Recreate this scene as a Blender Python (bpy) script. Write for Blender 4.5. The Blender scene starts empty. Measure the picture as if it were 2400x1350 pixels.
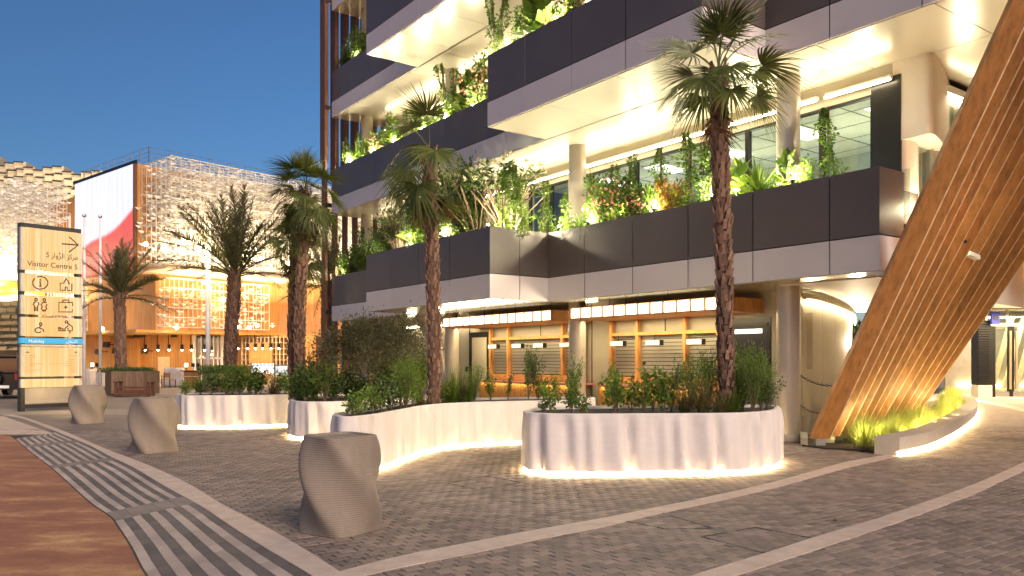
import bpy, math, random
import numpy as np
from mathutils import Vector, Matrix, noise
R = math.radians
random.seed(7); rng = np.random.default_rng(7)
S = bpy.context.scene
COL = S.collection
# ---------------------------------------------------------------- camera, sky, dusk fill, exposure
F, CX, HY, CAMZ = 1890.0, 1200.0, 844.0, 1.65
cam = bpy.data.objects.new('camera', bpy.data.cameras.new('camera')); COL.objects.link(cam)
cam.location = (0, 0, CAMZ); cam.rotation_euler = (R(90), 0, 0)
cam.data.sensor_width = 36; cam.data.lens = F / 2400 * 36
cam.data.shift_y = (HY - 675) / 2400; cam.data.clip_end = 3000; cam.data.clip_start = .1
S.camera = cam
W = bpy.data.worlds.new('World'); S.world = W; W.use_nodes = True
nt = W.node_tree; nt.nodes.clear()
sky = nt.nodes.new('ShaderNodeTexSky'); sky.sky_type = 'NISHITA'; sky.sun_disc = False
sky.sun_elevation = R(6); sky.sun_rotation = R(195); sky.air_density = 1.0; sky.dust_density = .3; sky.ozone_density = 5
mixs = nt.nodes.new('ShaderNodeMix'); mixs.data_type = 'RGBA'; mixs.blend_type = 'MULTIPLY'
mixs.inputs[0].default_value = 1; mixs.inputs[7].default_value = (.74, .505, .475, 1)
bg = nt.nodes.new('ShaderNodeBackground'); bg.inputs[1].default_value = .135
wo = nt.nodes.new('ShaderNodeOutputWorld')
nt.links.new(sky.outputs[0], mixs.inputs[6]); nt.links.new(mixs.outputs[2], bg.inputs[0]); nt.links.new(bg.outputs[0], wo.inputs[0])
sl = bpy.data.lights.new('dusk_fill', 'SUN'); sl.energy = 1.5; sl.angle = R(28); sl.color = (1, .79, .62)  # warm fill added for dusk glow and unseen lights around the plaza
so = bpy.data.objects.new('dusk_fill', sl); COL.objects.link(so)
so.rotation_euler = (R(60), 0, R(34))
S.view_settings.view_transform = 'Standard'; S.view_settings.look = 'None'
S.view_settings.exposure = 1.42; S.view_settings.gamma = 1; S.view_settings.use_curve_mapping = False
S.render.engine = 'CYCLES'
S.cycles.use_denoising = True; S.cycles.use_light_tree = True
S.cycles.max_bounces = 6; S.cycles.diffuse_bounces = 3; S.cycles.glossy_bounces = 3
S.cycles.transmission_bounces = 3; S.cycles.transparent_max_bounces = 8
S.cycles.sample_clamp_indirect = 6; S.cycles.caustics_reflective = False; S.cycles.caustics_refractive = False

# ---------------------------------------------------------------- frames of reference
D1 = np.array([-.591, .807]); D2 = np.array([.807, .591])      # building: u recedes to the left, v goes in
def BT(v, u, z): return (D1[0]*u + D2[0]*v, D1[1]*u + D2[1]*v, z)
def U(px, v):                                                   # u of the point of plane v seen at a pixel column
    t = (px - CX) / F
    return v * (D2[1] * 0 + D1[1] - (-D1[0]) * t) / (D2[1] + D2[0] * t) if False else v*(.807-.591*t)/(.591+.807*t)
def G(px, py, z=0.0):                                           # ground point seen at a pixel
    Y = (CAMZ - z) * F / (py - HY); return ((px - CX) / F * Y, Y)
def XY(px, Y): return ((px - CX) / F * Y, Y)
def ZZ(py, Y): return CAMZ + (HY - py) / F * Y
PA, PB = np.array([-.7585, .6516]), np.array([.6516, .7585])    # pavilion axes
PC = np.array([-25.55, 55.0])
def PT(a, b, z): return (PC[0] + PA[0]*a + PB[0]*b, PC[1] + PA[1]*a + PB[1]*b, z)

# ---------------------------------------------------------------- materials
def nodes(name):
    m = bpy.data.materials.new(name); m.use_nodes = True
    t = m.node_tree; b = t.nodes['Principled BSDF']; return m, t, b
def ramp(t, fac, stops):
    r = t.nodes.new('ShaderNodeValToRGB'); e = r.color_ramp.elements
    while len(e) > 1: e.remove(e[-1])
    e[0].position = stops[0][0]; e[0].color = (*stops[0][1], 1)
    for p, c in stops[1:]:
        x = e.new(p); x.color = (*c, 1)
    t.links.new(fac, r.inputs[0]); return r
def coord(t, scale=(1, 1, 1), rot=(0, 0, 0), kind='Object'):
    c = t.nodes.new('ShaderNodeTexCoord'); m = t.nodes.new('ShaderNodeMapping')
    m.inputs['Scale'].default_value = scale; m.inputs['Rotation'].default_value = rot
    t.links.new(c.outputs[kind], m.inputs[0]); return m.outputs[0]
def geo(t, scale=(1, 1, 1), rot=(0, 0, 0)):
    c = t.nodes.new('ShaderNodeNewGeometry'); m = t.nodes.new('ShaderNodeMapping')
    m.vector_type = 'POINT'
    m.inputs['Scale'].default_value = scale; m.inputs['Rotation'].default_value = rot
    t.links.new(c.outputs['Position'], m.inputs[0]); return m.outputs[0]
def tex_noise(t, vec, scale, detail=4, rough=.6):
    n = t.nodes.new('ShaderNodeTexNoise'); n.inputs['Scale'].default_value = scale
    n.inputs['Detail'].default_value = detail; n.inputs['Roughness'].default_value = rough
    t.links.new(vec, n.inputs['Vector']); return n.outputs[0]
def bump(t, b, h, strength=.3, dist=.01):
    n = t.nodes.new('ShaderNodeBump'); n.inputs['Strength'].default_value = strength; n.inputs['Distance'].default_value = dist
    t.links.new(h, n.inputs['Height']); t.links.new(n.outputs[0], b.inputs['Normal'])
def rnd(t):                                                     # random per object and per mesh island
    o = t.nodes.new('ShaderNodeObjectInfo'); g = t.nodes.new('ShaderNodeNewGeometry')
    a = t.nodes.new('ShaderNodeMath'); a.operation = 'ADD'; f = t.nodes.new('ShaderNodeMath'); f.operation = 'FRACT'
    t.links.new(o.outputs['Random'], a.inputs[0]); t.links.new(g.outputs['Random Per Island'], a.inputs[1])
    t.links.new(a.outputs[0], f.inputs[0]); return f.outputs[0]
def mul(t, c1, c2, fac=1.0, mode='MULTIPLY'):
    m = t.nodes.new('ShaderNodeMix'); m.data_type = 'RGBA'; m.blend_type = mode; m.inputs[0].default_value = fac
    t.links.new(c1, m.inputs[6])
    if isinstance(c2, tuple): m.inputs[7].default_value = (*c2, 1)
    else: t.links.new(c2, m.inputs[7])
    return m.outputs[2]
def v3(c, k): return tuple(min(1, x * k) for x in c)
def mat(name, c, rough=.6, metal=0, var=.12, scale=3.0, bmp=0, bscale=60, spec=None, island=0, stretch=(1, 1, 1)):
    m, t, b = nodes(name)
    n = tex_noise(t, geo(t, stretch), scale)
    r = ramp(t, n, [(.25, v3(c, 1 - var)), (.75, v3(c, 1 + var))]).outputs[0]
    if island:
        q = ramp(t, rnd(t), [(0, (1 - island,) * 3), (1, (1, 1, 1))]).outputs[0]
        r = mul(t, r, q)
    t.links.new(r, b.inputs['Base Color'])
    b.inputs['Roughness'].default_value = rough; b.inputs['Metallic'].default_value = metal
    if spec is not None: b.inputs['Specular IOR Level'].default_value = spec
    if bmp: bump(t, b, tex_noise(t, geo(t), bscale, 3), bmp, .01)
    return m
def emat(name, c, s, base=(.8, .8, .8)):
    m, t, b = nodes(name); b.inputs['Base Color'].default_value = (*base, 1)
    b.inputs['Emission Color'].default_value = (*c, 1); b.inputs['Emission Strength'].default_value = s; return m
def wood(name, c, rough=.5, knots=True, stretch=(1, 1, 12), board=0, dirv=0):
    m, t, b = nodes(name)
    vec = coord(t, stretch)
    n = tex_noise(t, vec, 2.2 if knots else 3.5, 6, .65)
    r = ramp(t, n, [(.3, v3(c, .62)), (.5, c), (.72, v3(c, 1.25))]).outputs[0]
    if knots:
        vo = t.nodes.new('ShaderNodeTexVoronoi'); vo.inputs['Scale'].default_value = 1.7
        t.links.new(coord(t, (stretch[0]*1.6, stretch[1]*1.6, stretch[2]*.55)), vo.inputs['Vector'])
        k = ramp(t, vo.outputs['Distance'], [(.03, (.4, .26, .17)), (.09, (1, 1, 1))]).outputs[0]
        r = mul(t, r, k)
    q = ramp(t, rnd(t), [(0, (.78, .78, .78)), (1, (1, 1, 1))]).outputs[0]
    r = mul(t, r, q)
    t.links.new(r, b.inputs['Base Color']); b.inputs['Roughness'].default_value = rough
    bump(t, b, n, .15, .004)
    return m
def leafmat(name, c1, c2, rough=.5, trans=.35):
    m, t, b = nodes(name)
    r = ramp(t, rnd(t), [(0, c1), (1, c2)]).outputs[0]
    n = ramp(t, tex_noise(t, geo(t), 2.5, 2), [(.3, (.7, .7, .7)), (.7, (1.15, 1.15, 1.15))]).outputs[0]
    r = mul(t, r, n)
    t.links.new(r, b.inputs['Base Color']); b.inputs['Roughness'].default_value = rough
    tr = t.nodes.new('ShaderNodeBsdfTranslucent'); t.links.new(mul(t, r, (1.5, 1.5, .7)), tr.inputs[0])
    mx = t.nodes.new('ShaderNodeMixShader'); mx.inputs[0].default_value = trans
    t.links.new(b.outputs[0], mx.inputs[1]); t.links.new(tr.outputs[0], mx.inputs[2])
    t.links.new(mx.outputs[0], t.nodes['Material Output'].inputs[0]); return m
def glassmat(name, tint=(.75, .82, .8), refl=.07):
    m, t, b = nodes(name); t.nodes.remove(b)
    tr = t.nodes.new('ShaderNodeBsdfTransparent'); tr.inputs[0].default_value = (*tint, 1)
    gl = t.nodes.new('ShaderNodeBsdfGlossy'); gl.inputs['Roughness'].default_value = .02
    gl.inputs[0].default_value = (.9, .95, 1, 1)
    mx = t.nodes.new('ShaderNodeMixShader'); fr = t.nodes.new('ShaderNodeLayerWeight'); fr.inputs[0].default_value = .5
    pw = t.nodes.new('ShaderNodeMath'); pw.operation = 'POWER'; pw.inputs[1].default_value = 4
    ad = t.nodes.new('ShaderNodeMath'); ad.operation = 'MULTIPLY_ADD'; ad.inputs[1].default_value = .7; ad.inputs[2].default_value = refl; ad.use_clamp = True
    t.links.new(fr.outputs['Facing'], pw.inputs[0]); t.links.new(pw.outputs[0], ad.inputs[0]); t.links.new(ad.outputs[0], mx.inputs[0])
    t.links.new(tr.outputs[0], mx.inputs[1]); t.links.new(gl.outputs[0], mx.inputs[2])
    t.links.new(mx.outputs[0], t.nodes['Material Output'].inputs[0]); return m

M = {}
def stone_mat(name, a, bcol, cc, bmp=.35):
    m, t, b = nodes(name)
    r = ramp(t, rnd(t), [(0, a), (.5, bcol), (1, cc)]).outputs[0]
    big = ramp(t, tex_noise(t, geo(t), .7, 5, .7), [(.3, (.68, .66, .66)), (.7, (1.12, 1.1, 1.08))]).outputs[0]
    fine = ramp(t, tex_noise(t, geo(t), 140, 2, .8), [(.3, (.72, .72, .72)), (.7, (1.25, 1.25, 1.25))]).outputs[0]
    r = mul(t, mul(t, r, big), fine)
    t.links.new(r, b.inputs['Base Color']); b.inputs['Roughness'].default_value = .72
    bump(t, b, tex_noise(t, geo(t), 120, 3), bmp, .004); return m
M['paver'] = stone_mat('grey paver', (.17, .138, .120), (.235, .190, .162), (.32, .25, .205))
M['joint'] = mat('joint sand', (.035, .03, .027), .95, var=.4, scale=30)
M['light_stone'] = stone_mat('pale granite', (.40, .34, .30), (.46, .39, .345), (.50, .43, .38))
M['dark_stone'] = stone_mat('dark granite', (.105, .095, .088), (.135, .12, .112), (.16, .14, .128))
M['band'] = mat('cast concrete band', (.52, .42, .35), .75, var=.2, scale=5, bmp=.3, bscale=90)
M['concrete'] = mat('smooth concrete', (.46, .42, .36), .7, var=.1, scale=3, bmp=.2, bscale=30)
M['dark_metal'] = mat('dark metal', (.03, .028, .027), .4, .6)
M['black'] = mat('black paint', (.012, .012, .013), .35)
M['steel'] = mat('brushed steel', (.50, .46, .42), .30, .85, var=.08, scale=8)
M['column'] = mat('satin column metal', (.42, .38, .32), .34, .3, var=.06, scale=6)
M['panel_dark'] = mat('dark composite panel', (.118, .100, .094), .38, .0, var=.10, scale=.5, island=.10)
M['panel_white'] = mat('pale composite panel', (.66, .63, .63), .40, 0, var=.05, scale=.5, island=.06)
M['soffit'] = mat('cream soffit panel', (.68, .64, .52), .25, .25, var=.04, scale=.6)
M['soffit_gloss'] = mat('glossy soffit panel', (.66, .61, .50), .10, .45, var=.03, scale=.6)
M['batten'] = wood('yellow larch batten', (.60, .30, .08), .5, False, (4, 4, 1))
M['wall_beige'] = mat('beige wall', (.40, .365, .275), .65, var=.06, scale=1)
M['white'] = mat('white plaster', (.74, .69, .60), .55, var=.03)
M['white_paint'] = mat('white metal paint', (.78, .77, .75), .4)
M['glass'] = glassmat('window glass')
M['soil'] = mat('dark mulch', (.035, .024, .017), .95, var=.6, scale=25, bmp=.8, bscale=40)
M['wood_fin'] = wood('brown timber fin', (.17, .068, .030), .6, False, (3, 3, .5))
M['wood_orange'] = wood('larch timber', (.55, .26, .075), .5, True, (4, 4, 1))
M['wood_beam'] = wood('glued spruce', (.47, .215, .065), .45, True, (5, 3, 1.1))
M['wood_pale'] = wood('pale timber and lit edge', (.90, .66, .38), .5, False, (4, 4, 1))
M['wood_soffit'] = wood('golden timber soffit', (.72, .38, .08), .5, False, (1, 6, 1))
M['wood_grey'] = wood('weathered timber', (.22, .14, .085), .7, False, (6, 6, .6))
M['wood_bench'] = wood('dark hardwood', (.12, .045, .020), .55, False, (4, 4, 1))
M['bark'] = mat('palm bark', (.17, .095, .062), .9, var=.45, scale=8, bmp=.7, bscale=30, island=.45, stretch=(1, 1, .3))
M['boot'] = mat('cut leaf bases', (.30, .175, .115), .9, var=.35, scale=14, bmp=.6, bscale=40, island=.55)
M['twig'] = mat('twig bark', (.16, .11, .07), .9, var=.3, scale=10)
M['leaf'] = leafmat('green leaf', (.055, .12, .014), (.20, .30, .045), trans=.42)
M['leaf_dark'] = leafmat('dark green leaf', (.028, .065, .012), (.10, .16, .035), trans=.22)
M['leaf_bright'] = leafmat('bright leaf', (.06, .14, .018), (.17, .27, .05), trans=.45)
M['leaf_olive'] = leafmat('olive leaf', (.05, .055, .024), (.15, .145, .07), .6, .25)
M['leaf_fan'] = leafmat('fan palm leaf', (.045, .075, .018), (.16, .18, .05), trans=.3)
M['leaf_dead'] = leafmat('dry fan leaf', (.10, .055, .03), (.24, .13, .07), .8, .2)
M['leaf_date'] = leafmat('date palm leaf', (.05, .06, .022), (.16, .15, .065), .55, .25)
M['leaf_croton'] = leafmat('reddish yellow leaf', (.16, .04, .01), (.32, .22, .02), trans=.35)
M['flower_pink'] = leafmat('pink petal', (.60, .16, .20), (.75, .35, .36), trans=.4)
M['flower_white'] = leafmat('white petal', (.75, .70, .55), (.85, .82, .72), trans=.4)
M['grass'] = leafmat('feather grass', (.26, .33, .08), (.55, .58, .24), .6, .5)
M['grass_dry'] = leafmat('brown sedge', (.10, .085, .035), (.22, .19, .07), .7, .35)
M['led'] = emat('warm led line', (1, .80, .50), 13)
M['led_low'] = emat('warm led base line', (1, .74, .36), 42)
M['bulb'] = emat('lamp bulb', (1, .86, .62), 30)
M['lightbox'] = emat('lit diffuser panel', (1, .86, .62), 1.9)
# 3d printed concrete: fine horizontal layers
def printed(name, c, freq, var=.10):
    m, t, b = nodes(name)
    w = t.nodes.new('ShaderNodeTexWave'); w.wave_type = 'BANDS'; w.bands_direction = 'Z'
    w.inputs['Scale'].default_value = freq; w.inputs['Distortion'].default_value = .6; w.inputs['Detail'].default_value = 2
    t.links.new(geo(t), w.inputs['Vector'])
    n = tex_noise(t, geo(t, (1, 1, .35)), 6, 5)
    r = ramp(t, n, [(.3, v3(c, 1 - var)), (.7, v3(c, 1 + var))]).outputs[0]
    l = ramp(t, w.outputs[0], [(0, (.90, .90, .90)), (.6, (1, 1, 1))]).outputs[0]
    t.links.new(mul(t, r, l), b.inputs['Base Color']); b.inputs['Roughness'].default_value = .75
    bump(t, b, w.outputs[0], .5, .004); return m
M['printed_white'] = printed('white printed concrete', (.70, .645, .61), 19, .07)
M['printed_tan'] = printed('tan printed concrete', (.245, .200, .160), 15, .12)
def slatmat(name, c, freq, ax, dark=.45, rough=.6):
    m, t, b = nodes(name)
    w = t.nodes.new('ShaderNodeTexWave'); w.wave_type = 'BANDS'; w.bands_direction = 'X'; w.wave_profile = 'SAW'
    w.inputs['Scale'].default_value = freq
    rot = math.atan2(ax[1], ax[0])
    t.links.new(geo(t, rot=(0, 0, -rot)), w.inputs['Vector'])
    n = tex_noise(t, geo(t, (3, 3, .3)), 1.6, 5)
    r = ramp(t, n, [(.3, v3(c, .72)), (.7, v3(c, 1.15))]).outputs[0]
    l = ramp(t, w.outputs[0], [(.0, (dark,) * 3), (.16, (1, 1, 1))]).outputs[0]
    t.links.new(mul(t, r, l), b.inputs['Base Color']); b.inputs['Roughness'].default_value = rough
    bump(t, b, l, .5, .02); return m
M['boards_a'] = slatmat('timber boards', (.58, .28, .085), 2.2, PA)
M['boards_b'] = slatmat('timber boards', (.58, .28, .085), 2.2, PB)
M['boards_c'] = slatmat('timber boards grey', (.50, .25, .085), 2.6, (.92, .39), .3)

# ---------------------------------------------------------------- mesh building
def link(o, parent=None):
    COL.objects.link(o)
    if parent is not None: o.parent = parent
    return o
def tag(o, label=None, cat=None, group=None, kind=None):
    for k, x in (('label', label), ('category', cat), ('group', group), ('kind', kind)):
        if x: o[k] = x
    return o
def empty(name, loc, label, cat, group=None, rz=0):
    o = bpy.data.objects.new(name, None); o.location = loc; o.rotation_euler = (0, 0, rz); o.empty_display_size = .2
    link(o); return tag(o, label, cat, group)
def rootloc(p):
    l = np.zeros(3)
    while p is not None: l += np.array(p.location); p = p.parent
    return l
class MB:
    def __init__(s): s.v = []; s.f = []
    def add(s, vs, fs):
        n = len(s.v); s.v.extend(vs); s.f.extend([tuple(i + n for i in f) for f in fs]); return s
    def box(s, x0, x1, y0, y1, z0, z1, T=None, nobottom=False):
        vs = [(x, y, z) for z in (z0, z1) for x, y in ((x0, y0), (x1, y0), (x1, y1), (x0, y1))]
        if T: vs = [T(*p) for p in vs]
        fs = [(4, 5, 6, 7), (0, 1, 5, 4), (1, 2, 6, 5), (2, 3, 7, 6), (3, 0, 4, 7)]
        if not nobottom: fs.append((3, 2, 1, 0))
        return s.add(vs, fs)
    def prism(s, poly, z0, z1, T=None):
        n = len(poly)
        vs = [(x, y, z0) for x, y in poly] + [(x, y, z1) for x, y in poly]
        if T: vs = [T(*p) for p in vs]
        return s.add(vs, [tuple(range(n, 2*n)), tuple(reversed(range(n)))] + [(i, (i+1) % n, n + (i+1) % n, n + i) for i in range(n)])
    def tube(s, pts, r, n=8, cap=True):
        pts = [Vector(p) for p in pts]; m = len(pts)
        rs = r if hasattr(r, '__len__') else [r] * m
        ref = Vector((0, 0, 1)); vs = []
        d0 = (pts[-1] - pts[0]).normalized()
        if abs(d0.z) > .9: ref = Vector((1, 0, 0))
        for i, p in enumerate(pts):
            d = (pts[min(i+1, m-1)] - pts[max(i-1, 0)])
            d = d.normalized() if d.length > 1e-9 else Vector((0, 0, 1))
            a = ref - d * ref.dot(d)
            a = a.normalized() if a.length > 1e-5 else Vector((0, 1, 0))
            b = d.cross(a)
            for k in range(n):
                t = 2*math.pi*k/n; q = p + (a*math.cos(t) + b*math.sin(t)) * rs[i]; vs.append(tuple(q))
        fs = [(i*n + k, i*n + (k+1) % n, (i+1)*n + (k+1) % n, (i+1)*n + k) for i in range(m-1) for k in range(n)]
        if cap: fs += [tuple(reversed(range(n))), tuple(range((m-1)*n, m*n))]
        return s.add(vs, fs)
    def cyl(s, x, y, z0, z1, r, n=24, r2=None): return s.tube([(x, y, z0), (x, y, z1)], [r, r2 or r], n)
    def rings(s, rings, cap=True):
        n = len(rings[0]); vs = [p for r in rings for p in r]
        fs = [(i*n + k, i*n + (k+1) % n, (i+1)*n + (k+1) % n, (i+1)*n + k) for i in range(len(rings)-1) for k in range(n)]
        if cap: fs += [tuple(reversed(range(n))), tuple(range((len(rings)-1)*n, len(rings)*n))]
        return s.add(vs, fs)
    def sphere(s, c, r, n=10, m=6, sz=1):
        rg = [[(c[0] + r*math.sin(math.pi*j/m)*math.cos(2*math.pi*k/n), c[1] + r*math.sin(math.pi*j/m)*math.sin(2*math.pi*k/n), c[2] - sz*r*math.cos(math.pi*j/m)) for k in range(n)] for j in range(1, m)]
        return s.rings(rg)
    def build(s, name, m, parent=None, smooth=False, kind=None, loc=None):
        me = bpy.data.meshes.new(name)
        off = rootloc(parent)
        v = np.array(s.v, dtype=np.float64) - off
        me.from_pydata(v.tolist(), [], s.f); me.update()
        if smooth: me.shade_smooth()
        me.materials.append(M[m] if isinstance(m, str) else m)
        o = bpy.data.objects.new(name, me); link(o, parent)
        if kind: o['kind'] = kind
        return o
def smooth_by_angle(o, a=40):
    o.data.shade_smooth()
    try: o.data.set_sharp_from_angle(angle=R(a))
    except Exception: pass
    return o
def npmesh(name, verts, faces, m):                               # big meshes straight from arrays
    me = bpy.data.meshes.new(name); nf, k = faces.shape
    me.vertices.add(len(verts)); me.vertices.foreach_set('co', verts.astype(np.float32).ravel())
    me.loops.add(nf*k); me.loops.foreach_set('vertex_index', faces.astype(np.int32).ravel())
    me.polygons.add(nf); me.polygons.foreach_set('loop_start', np.arange(0, nf*k, k, dtype=np.int32))
    me.update(calc_edges=True); me.validate()
    me.materials.append(M[m] if isinstance(m, str) else m); return me
def obj(name, me, parent=None, loc=(0, 0, 0), rot=(0, 0, 0), sc=None, kind=None):
    o = bpy.data.objects.new(name, me); o.location = loc; o.rotation_euler = rot
    if sc: o.scale = sc if hasattr(sc, '__len__') else (sc,)*3
    link(o, parent)
    if kind: o['kind'] = kind
    return o
def kids(o): return [c for c in ALLCH.get(o.name, [])]
def copy_tree(src, loc, rz=0, sc=1, label=None, group=None):
    def cp(o, parent):
        c = o.copy(); COL.objects.link(c); c.parent = parent
        for ch in o.children: cp(ch, c)
        return c
    r = cp(src, None); r.location = loc; r.rotation_euler = (0, 0, rz)
    r.scale = sc if hasattr(sc, '__len__') else (sc,)*3
    if label: r['label'] = label
    if group: r['group'] = group
    return r
def leaves(pos, dirs, ln, wd, fold=.25, up=None, rngs=rng):      # rhombic folded leaves, two triangles each
    n = len(pos); d = dirs / (np.linalg.norm(dirs, axis=1, keepdims=True) + 1e-9)
    r = rngs.normal(size=(n, 3)) if up is None else np.broadcast_to(np.array(up, float), (n, 3)) + .35*rngs.normal(size=(n, 3))
    nrm = r - d * np.sum(r*d, axis=1, keepdims=True); nrm /= np.linalg.norm(nrm, axis=1, keepdims=True) + 1e-9
    s = np.cross(d, nrm); L = np.asarray(ln).reshape(-1, 1); Wd = np.asarray(wd).reshape(-1, 1)
    mid = pos + d*L*.45
    v = np.stack([pos, mid - s*Wd*.5 + nrm*Wd*fold, pos + d*L - nrm*Wd*.15, mid + s*Wd*.5 + nrm*Wd*fold], 1).reshape(-1, 3)
    b = np.arange(n)[:, None]*4
    f = np.concatenate([b + np.array([[0, 1, 2]]), b + np.array([[0, 2, 3]])], 0)
    return v, f
def blades(pos, dirs, ln, wd, droop, seg=3, up=(0, 0, 1)):       # long bent strips tapering to a point
    n = len(pos); d = dirs / np.linalg.norm(dirs, axis=1, keepdims=True)
    u = np.array(up, float); s = np.cross(d, u); s /= np.linalg.norm(s, axis=1, keepdims=True) + 1e-9
    L = np.asarray(ln).reshape(-1, 1)*np.ones((n, 1)); Wd = np.asarray(wd).reshape(-1, 1)*np.ones((n, 1)); dr = np.asarray(droop).reshape(-1, 1)*np.ones((n, 1))
    V = []
    for k in range(seg+1):
        t = k/seg; c = pos + d*L*t - u*dr*L*t*t; w = Wd*(1 - t**1.6)*.5 + .0004
        V += [c - s*w, c + s*w]
    V = np.stack(V, 1).reshape(-1, 3); b = np.arange(n)[:, None]*(2*seg+2); fs = []
    for k in range(seg): fs.append(b + np.array([[2*k, 2*k+1, 2*k+3, 2*k+2]]))
    return V, np.concatenate(fs, 0)
def join(parts):
    V = []; Fs = []; n = 0
    for v, f in parts: V.append(v); Fs.append(f + n); n += len(v)
    return np.concatenate(V), np.concatenate(Fs)
def catmull(P, n, closed=False):
    P = [np.array(p, float) for p in P]; N = len(P); out = []
    m = N if closed else N-1
    for i in range(m):
        if closed: a, b, c, d = P[(i-1) % N], P[i], P[(i+1) % N], P[(i+2) % N]
        else: a, b, c, d = P[max(i-1, 0)], P[i], P[i+1], P[min(i+2, N-1)]
        for k in range(n):
            t = k/n
            out.append(.5*((2*b) + (c-a)*t + (2*a-5*b+4*c-d)*t*t + (3*b-a-3*c+d)*t**3))
    if not closed: out.append(P[-1])
    return np.array(out)
def resample(C, step, closed=False):
    C = np.array(C); 
    if closed: C = np.vstack([C, C[:1]])
    d = np.r_[0, np.cumsum(np.linalg.norm(np.diff(C, axis=0), axis=1))]
    n = max(2, int(d[-1]/step)); t = np.linspace(0, d[-1], n+1)
    o = np.stack([np.interp(t, d, C[:, k]) for k in range(C.shape[1])], 1)
    return o[:-1] if closed else o
def inpoly(x, y, poly):
    poly = np.array(poly); c = np.zeros(len(x), bool); j = len(poly)-1
    for i in range(len(poly)):
        xi, yi = poly[i]; xj, yj = poly[j]
        with np.errstate(divide='ignore', invalid='ignore'):
            c ^= ((yi > y) != (yj > y)) & (x < (xj-xi)*(y-yi)/(yj-yi+1e-12) + xi)
        j = i
    return c
def lamp(kind, loc, e, c=(1, .8, .5), size=.1, rot=None, parent=None, sy=None, name='lamp_light', spread=None):
    l = bpy.data.lights.new(name, kind); l.energy = e; l.color = c
    if kind == 'AREA':
        l.size = size
        if sy: l.shape = 'RECTANGLE'; l.size_y = sy
        if spread: l.spread = R(spread)
    else: l.shadow_soft_size = size
    o = bpy.data.objects.new(name, l)
    o.location = Vector(loc) - Vector(rootloc(parent)); 
    if rot: o.rotation_euler = rot
    link(o, parent); return o
ORD = ['first', 'second', 'third', 'fourth', 'fifth', 'sixth', 'seventh', 'eighth', 'ninth', 'tenth', 'eleventh', 'twelfth', 'thirteenth', 'fourteenth', 'fifteenth', 'sixteenth', 'seventeenth', 'eighteenth', 'nineteenth', 'twentieth']

# ================================================================ GROUND
def poly_px(pts, z=0): return [G(x, y, z) for x, y in pts]
kerbR = [(30, 972), (66, 981), (153, 1012), (244, 1051), (334, 1085), (435, 1131), (522, 1183), (592, 1219), (689, 1273), (797, 1341), (905, 1415), (1010, 1490)]
kerbL = [(5, 973), (52, 981), (132, 1012), (209, 1044), (254, 1068), (313, 1096), (383, 1138), (470, 1186), (522, 1221), (609, 1277), (731, 1350), (830, 1415), (930, 1490)]
roadE = [(-60, 1012), (0, 1018), (22, 1021), (35, 1028), (70, 1058), (115, 1092), (157, 1129), (209, 1176), (259, 1211), (275, 1232), (306, 1280), (331, 1329), (345, 1352), (372, 1415), (400, 1490)]
b1U = [(797, 1340), (933, 1305), (1100, 1272), (1267, 1240), (1400, 1217), (1525, 1192), (1650, 1167), (1817, 1129), (1983, 1083), (2080, 1066)]
b1L = [(797, 1365), (933, 1332), (1100, 1299), (1267, 1264), (1400, 1238), (1525, 1209), (1650, 1182), (1817, 1144), (1983, 1098), (2106, 1070)]
b2U = [(1200, 1500), (1400, 1427), (1621, 1350), (1796, 1296), (1921, 1256), (2067, 1212), (2233, 1154), (2317, 1121), (2400, 1083), (2480, 1042), (2570, 990)]
b2L = [(1290, 1500), (1490, 1427), (1725, 1350), (1879, 1300), (1970, 1270), (2087, 1231), (2275, 1162), (2340, 1132), (2400, 1104), (2490, 1060), (2590, 1003)]
W_ = lambda L: [G(*p) for p in L]
kR, kL, rE, B1U, B1L, B2U, B2L = map(W_, (kerbR, kerbL, roadE, b1U, b1L, b2U, b2L))

g = MB().box(-900, 900, -60, 1500, -1.0, -.030).build('ground', mat('dusty asphalt', (.26, .20, .155), .85, var=.2, scale=.4, bmp=.2, bscale=60), kind='structure')

m, t, b = nodes('far paving')
br = t.nodes.new('ShaderNodeTexBrick'); br.offset = .5
br.inputs['Scale'].default_value = 1; br.inputs['Brick Width'].default_value = .165; br.inputs['Row Height'].default_value = .108
br.inputs['Mortar Size'].default_value = .006; br.inputs['Mortar Smooth'].default_value = .2
br.inputs['Color1'].default_value = (.19, .152, .130, 1); br.inputs['Color2'].default_value = (.27, .215, .18, 1); br.inputs['Mortar'].default_value = (.06, .05, .042, 1)
t.links.new(geo(t, rot=(0, 0, -R(36.2))), br.inputs['Vector'])
t.links.new(mul(t, br.outputs[0], ramp(t, tex_noise(t, geo(t), .6, 5), [(.3, (.75, .75, .75)), (.7, (1.15, 1.15, 1.15))]).outputs[0]), b.inputs['Base Color'])
b.inputs['Roughness'].default_value = .7; bump(t, b, br.outputs['Fac'], -.4, .01); M['far_paving'] = m

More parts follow.
